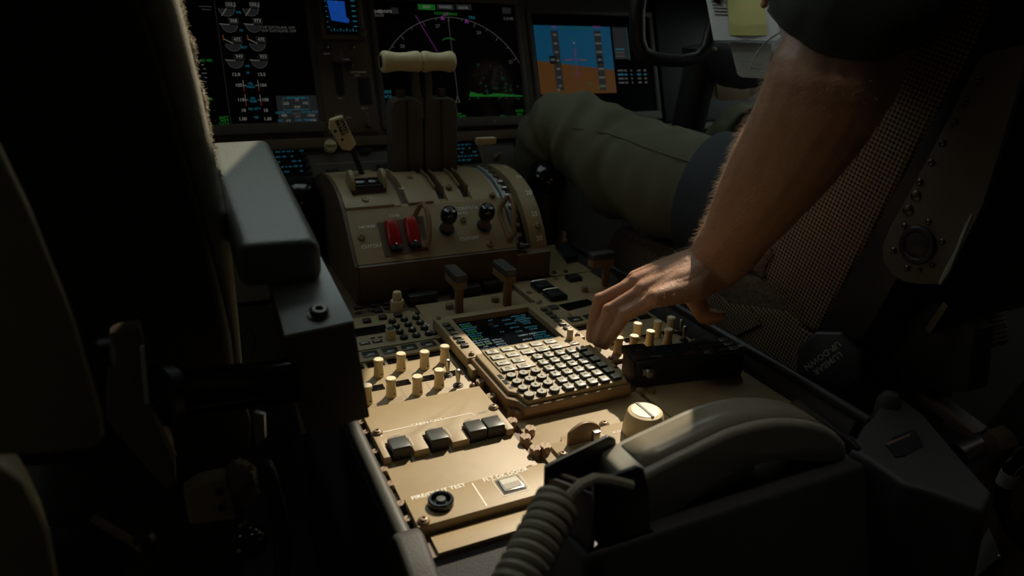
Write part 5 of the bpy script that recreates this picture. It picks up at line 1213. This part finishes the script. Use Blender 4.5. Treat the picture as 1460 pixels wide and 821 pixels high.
blk = [PZ(a, b, .062) for a, b in ((1212, 640), (1232, 604), (1246, 592), (1262, 565), (1276, 561), (1290, 570), (1318, 590), (1368, 648), (1416, 702), (1404, 728), (1330, 700), (1290, 690), (1240, 655))]
bk = part('corner_block', MB().rings([[V((p.x+.015*(p.x > .2), p.y-.02, -.20)) for p in blk], [V((p.x, p.y, .050)) for p in blk], [V((p.x, p.y, .062)) for p in blk]]), 'black_soft', ec, bev=.006, seg=3)
pk = [PZ(a, b, .0625) for a, b in ((1262, 634), (1275, 622), (1302, 612), (1313, 626), (1316, 636), (1290, 650), (1276, 652))]
part('pocket', MB().hull(pk, (0, 0, .0006)), 'black', bk)
A_, B_ = PZ(1264, 634, .063), PZ(1297, 620, .063); part('pocket_strip', MB().tube([A_, B_], .0012, 6), 'screw', bk)
part('block_nub', MB().lathe([(.014, -.03), (.013, .0), (.008, .010), (.0001, .013)], PZ(1268, 572, .066), 16), 'black_soft', bk)
part('rail_bolt', MB().lathe([(.006, 0), (.005, .004), (.0001, .004)], PY(1262, 596, -.21), 12, (0, -1, .3)), 'dark_steel', bk)
# handset cradle
cr = thing('handset_cradle', 'black open-ended cradle cup and fork holding the handset', 'cradle', (-.12, -.25, .05))
yN, yF = -.282, -.222
def XZ(px, py, y): p = PY(px, py, y); return (p.x, p.z)
MY = lambda y: frame((0, y, 0), (1, 0, 0), (0, 0, 1), (0, -1, 0))
npl = [XZ(a, b, yN) for a, b in ((847, 692), (852, 686), (910, 666), (919, 669), (925, 700), (927, 768), (860, 786), (848, 770))]
part('near_plate', MB().prism(npl, MY(yN), -.004, 0), 'black', cr, bev=.0015)
fpl = [XZ(a, b, yF) for a, b in ((778, 667), (790, 660), (868, 622), (878, 626), (884, 655), (890, 720), (800, 740), (776, 740))]
part('far_plate', MB().prism(fpl, MY(yF), -.004, 0), 'black', cr, bev=.0015)
xl = npl[0][0]; zt = npl[0][1]; zf = fpl[0][1]
part('end_wall', MB().hexa([(xl+.002, yN, zt-.010), (xl+.006, yN, zt-.010), (fpl[0][0]+.006, yF, zf-.010), (fpl[0][0]+.002, yF, zf-.010)], [(xl+.002, yN, .05), (xl+.006, yN, .05), (fpl[0][0]+.006, yF, .045), (fpl[0][0]+.002, yF, .045)]), 'black', cr, bev=.001)
part('end_bar', MB().tube([(xl+.010, yN, zt-.010), (fpl[0][0]+.012, yF, zf-.012)], .0042, 12), 'dark_steel', cr)
part('plate_screw', MB().lathe([(.0035, 0), (.003, .0015), (.0001, .0018)], PY(877, 669, yF-.001), 12, (0, -1, 0)), 'steel', cr)
part('cup_floor', MB().bx(xl, -.085, yN, yF, .040, .056), 'black', cr)
fk_ = [PX(a, b, .166) for a, b in ((1126, 574), (1136, 570), (1214, 630), (1222, 640), (1222, 664), (1200, 676))]
part('end_fork', MB().hull(fk_, (.007, 0, 0)), 'black', cr, bev=.0015)
# handset
hsn = thing('handset', 'grey arched telephone handset lying across the aft end of the console', 'handset', (.04, -.25, .06))
top = [XZ(a, b, -.270) for a, b in ((900, 690), (926, 674), (957, 658), (988, 643), (1018, 628), (1045, 616), (1075, 607), (1103, 602), (1132, 601), (1160, 604), (1180, 610), (1196, 619), (1208, 633))]
bot = [XZ(a, b, -.270) for a, b in ((1210, 650), (1190, 662), (1150, 660), (1110, 658), (1060, 672), (1020, 694), (985, 720), (950, 745), (905, 752), (893, 720))]
part('shell', MB().prism(top+bot, MY(-.270), -.050, 0), 'handset', hsn, bev=.0065, seg=4)
tp = top[1:-1]; rows = [[V((x, y, z+.0009)) for x, z in tp] for y in (-.2625, -.2275)]
tpp = part('top_panel', MB().rings(rows, cap=False, closed=False), 'handset_panel', hsn); m_ = tpp.modifiers.new('t', 'SOLIDIFY'); m_.thickness = .0012; m_.offset = -1
ep = [XZ(a, b, -.266) for a, b in ((975, 722), (1010, 698), (1050, 678), (1085, 668), (1090, 678), (1050, 700), (1010, 730), (970, 748), (945, 752))]
part('grip_insert', MB().prism(ep, MY(-.258), -.030, 0), 'handset', hsn, bev=.004)
part('earpiece', MB().lathe([(.020, 0), (.022, .008), (.020, .012)], PY(1155, 668, -.248)+V((0, 0, -.004)), 22, (0, 0, -1)), 'handset', hsn)
# coiled cord
cc_ = thing('coiled_cord', 'grey coiled telephone cord hanging from the handset cradle', 'cord', PD(760, 790, .49))
ca, cb = PD(797, 712, .520), PD(712, 880, .455); d = (cb-ca).normalized(); e1 = d.orthogonal().normalized(); e2 = d.cross(e1); hp = []
turns = 12; n = turns*18
lead = [PD(900, 692, .545), PD(868, 684, .535), PD(848, 682, .53), PD(829, 690, .525), PD(815, 704, .52), PD(806, 716, .518)]
for i in range(n+1):
    a = 2*math.pi*i/18+.8; r = .0135*min(1, i/10+.35); hp.append(ca+(cb-ca)*(i/n)+e1*(r*math.cos(a))+e2*(r*math.sin(a)))
part('coil', MB().tube(hp, .0043, 8), 'cable', cc_)
part('lead', MB().tube(lead+[hp[0], hp[2]], .0042, 8), 'cable', cc_)

# ------------------------------------------------------------------ left seat: back, armrest, brackets
ls = thing('pilot_seat', 'black-backed pilot seat with sheepskin edge close to the viewer', 'seat', (-.62, .08, FLOOR))
yb = .03
rear = [PY(a, b, yb) for a, b in ((180, -60), (200, 0), (222, 60), (250, 160), (282, 280), (312, 400), (330, 480), (342, 580), (340, 625), (322, 648), (280, 655), (-500, 700), (-500, -60))]
part('back_shell', MB().hull(rear, (0, .085, 0)), 'black_soft', ls, bev=.010, seg=3)
rim = [PY(a, b, yb+.02) for a, b in ((208, -60), (232, 20), (258, 120), (283, 230), (306, 330), (322, 410), (334, 470), (342, 545))]
part('side_rim', MB().tube(rim, [.016, .016, .0155, .015, .013, .009, .005, .004], 12), 'rim_cloth', ls)
flc = [PY(a, b, yb+.065) for a, b in ((228, -60), (248, 10), (266, 70), (280, 140), (292, 200), (303, 255), (312, 300), (318, 330))]
fmb = MB(); fr_ = []
P_ = []
for i in range(len(flc)-1):
    for k in range(6): P_.append(flc[i]+(flc[i+1]-flc[i])*(k/6))
rr_ = [.0070+.0030*noise.noise(p*70) for p in P_]; rr_[-1] = .003; rr_[-2] = .006
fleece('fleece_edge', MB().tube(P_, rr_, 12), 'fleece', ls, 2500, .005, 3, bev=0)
part('seat_pan', MB().bx(-.86, -.42, .03, .52, -.20, -.06), 'black_soft', ls, bev=.03, seg=3)
part('seat_base', MB().bx(-.80, -.46, .05, .45, FLOOR, -.19), 'black_soft', ls, bev=.01)
part('lower_cover', MB().hull([PY(a, b, yb-.02) for a, b in ((215, 590), (280, 575), (345, 560), (358, 600), (357, 640), (340, 665), (250, 680), (215, 670))], (0, .04, 0)), 'black_soft', ls, bev=.006)
part('side_box', MB().hull([PD(a, b, .74) for a, b in ((60, 640), (352, 655), (352, 900), (60, 900))], (-.05, .10, 0)), 'black_soft', ls, bev=.01)  # black box added to hide the sunlit floor behind it
# lower fittings of the seat
tb = part('tan_bracket', MB().hull([PD(a, b, .66) for a, b in ((285, 690), (322, 682), (338, 740), (270, 748), (262, 705))], (0, .02, 0)), 'tan', ls, bev=.002)
for a, b in ((313, 701), (316, 724)): part('rivet', MB().lathe([(.004, 0), (.003, .002), (.0001, .002)], PD(a, b, .659), 10, -_d), 'dark_steel', tb)
fleece('fleece_tuft', MB().lathe([(.001, -.018), (.012, -.014), (.017, 0), (.015, .014), (.008, .024), (.001, .028)], PD(343, 692, .68), 14), 'fleece', ls, 900, .006, 5, bev=0)
part('release_lever', MB().hull([PD(a, b, .66) for a, b in ((368, 676), (374, 670), (391, 668), (399, 690), (411, 735), (418, 785), (413, 850), (398, 850), (392, 770), (378, 720), (370, 700))], (0, .018, 0)), 'black', ls, bev=.004, seg=3)
part('ball_knob', MB().lathe([(.001, -.016)]+[(.016*math.cos(t), .016*math.sin(t)) for t in (-1.1, -.6, 0, .6, 1.1)]+[(.001, .016)], PD(356, 772, .64), 18), 'black_gloss', ls)
part('knob_stem', MB().cyl(PD(345, 745, .645), PD(352, 765, .642), .004), 'steel', ls)
part('clear_tag', MB().hull([PD(a, b, .69) for a, b in ((361, 588), (376, 592), (378, 626), (364, 636))], (.003, .006, 0)), 'plastic_clear', ls, bev=.001)
part('pivot_pin', MB().lathe([(.009, 0), (.008, .006), (.0001, .008)], PD(208, 770, .58), 12, -_d), 'dark_steel', ls)
part('pull_rod', MB().tube([PD(133, 738, .60), PD(206, 783, .60)], .0035, 8), 'screw', ls)
wl = [PD(a, b, .70) for a, b in ((345, 437), (365, 430), (385, 436))]; part('wire', MB().tube(wl, .0010, 6), 'dark_steel', ls)
wl = [PD(a, b, .70) for a, b in ((352, 466), (360, 470), (366, 490), (360, 512), (352, 520))]; part('wire', MB().tube(wl, .0010, 6), 'dark_steel', ls)
# armrest
ar = thing('armrest', 'dark leather armrest on a bolted aluminium box bracket', 'armrest', (-.335, .0, .11))
tR1 = PX(458, 343, -.302); tR0 = V((-.302, .275, .300)); tL0 = V((-.376, .275, .299)); tL1 = PY(336, 352, tR1.y)
dn = V((0, 0, -.040))
part('pad', MB().hexa([tL0, tR0, tR1, tL1], [p+dn for p in (tL0, tR0, tR1, tL1)]), 'leather', ar, bev=.013, seg=5)
bt = [V((-.347, -.005, .2325)), V((-.297, -.005, .2360)), V((-.290, -.112, .2085)), V((-.347, -.112, .2045))]
bb = [V((-.342, -.005, .110)), V((-.288, -.005, .114)), V((-.2805, -.112, .113)), V((-.338, -.112, .109))]
br = part('bracket', MB().hexa(bt, bb), 'panel_dark', ar, bev=.0015)
part('top_plate', MB().hexa([q_+V((0, 0, .0018)) for q_ in bt], [q_+V((0, 0, -.0005)) for q_ in bt]), 'alu', br, bev=.0006)
part('pad_support', MB().bx(-.345, -.305, -.004, .20, .215, .250), 'black', ar, bev=.003)
p = V((-.3155, -.094, .2125)); part('bolt', MB().lathe([(.0105, -.003), (.0105, .0015), (.0078, .0020), (.0078, .0052), (.0060, .0068), (.0035, .0068), (.0030, .0040), (.0001, .0040)], p, 20, (.04, -.25, 1)), 'dark_steel', br)
part('corner_tab', MB().hull([PY(a, b, -.1125) for a, b in ((417, 566), (421, 566), (436, 615), (430, 617))], (0, -.002, 0)), 'tan', br)
part('pivot_rod', MB().cyl(PD(428, 540, .600), PD(228, 565, .585), .0195, .0195, 22), 'black_gloss', ar)
pv = thing('recline_pivot', 'dark metal pivot plate with a pale strip for its lit edge beside the seat back', 'bracket', PD(205, 580, .56))
part('plate', MB().hull([PD(a, b, .565) for a, b in ((155, 475), (200, 466), (215, 565), (248, 640), (252, 690), (236, 700), (150, 600))], (0, .02, 0)), 'panel_dark', pv, bev=.003)
part('lit_edge_strip', MB().hull([PD(a, b, .562) for a, b in ((199, 496), (205, 494), (213, 574), (206, 577))], (0, .004, 0)), 'plate_grey', pv)  # pale colour puts the lit metal edge in as a strip
part('pivot_boss', MB().cyl(PD(240, 563, .585), PD(222, 566, .575), .026, .026, 22), 'black', pv)
part('lower_strip', MB().hull([PD(a, b, .562) for a, b in ((214, 585), (222, 590), (252, 650), (246, 658))], (0, .004, 0)), 'screw', pv)
sh = thing('tan_side_shield', 'blurred tan moulded shield close to the viewer behind the black seat back', 'shield', PD(60, 640, .37))
part('upper_panel', MB().hull([PD(a, b, .37) for a, b in ((-90, 60), (-10, 190), (52, 320), (104, 450), (146, 590), (150, 622), (138, 640), (60, 650), (-90, 655))], (-.01, .05, 0)), 'tan', sh, bev=.008, seg=3)
part('lower_panel', MB().hull([PD(a, b, .40) for a, b in ((-90, 668), (-5, 662), (40, 690), (72, 760), (95, 880), (-90, 880))], (-.01, .04, 0)), 'tan', sh, bev=.008, seg=3)
part('latch_knob', MB().lathe([(.008, 0), (.008, .006), (.0001, .008)], PD(142, 505, .39), 14, (1, 0, 0)), 'black', sh)
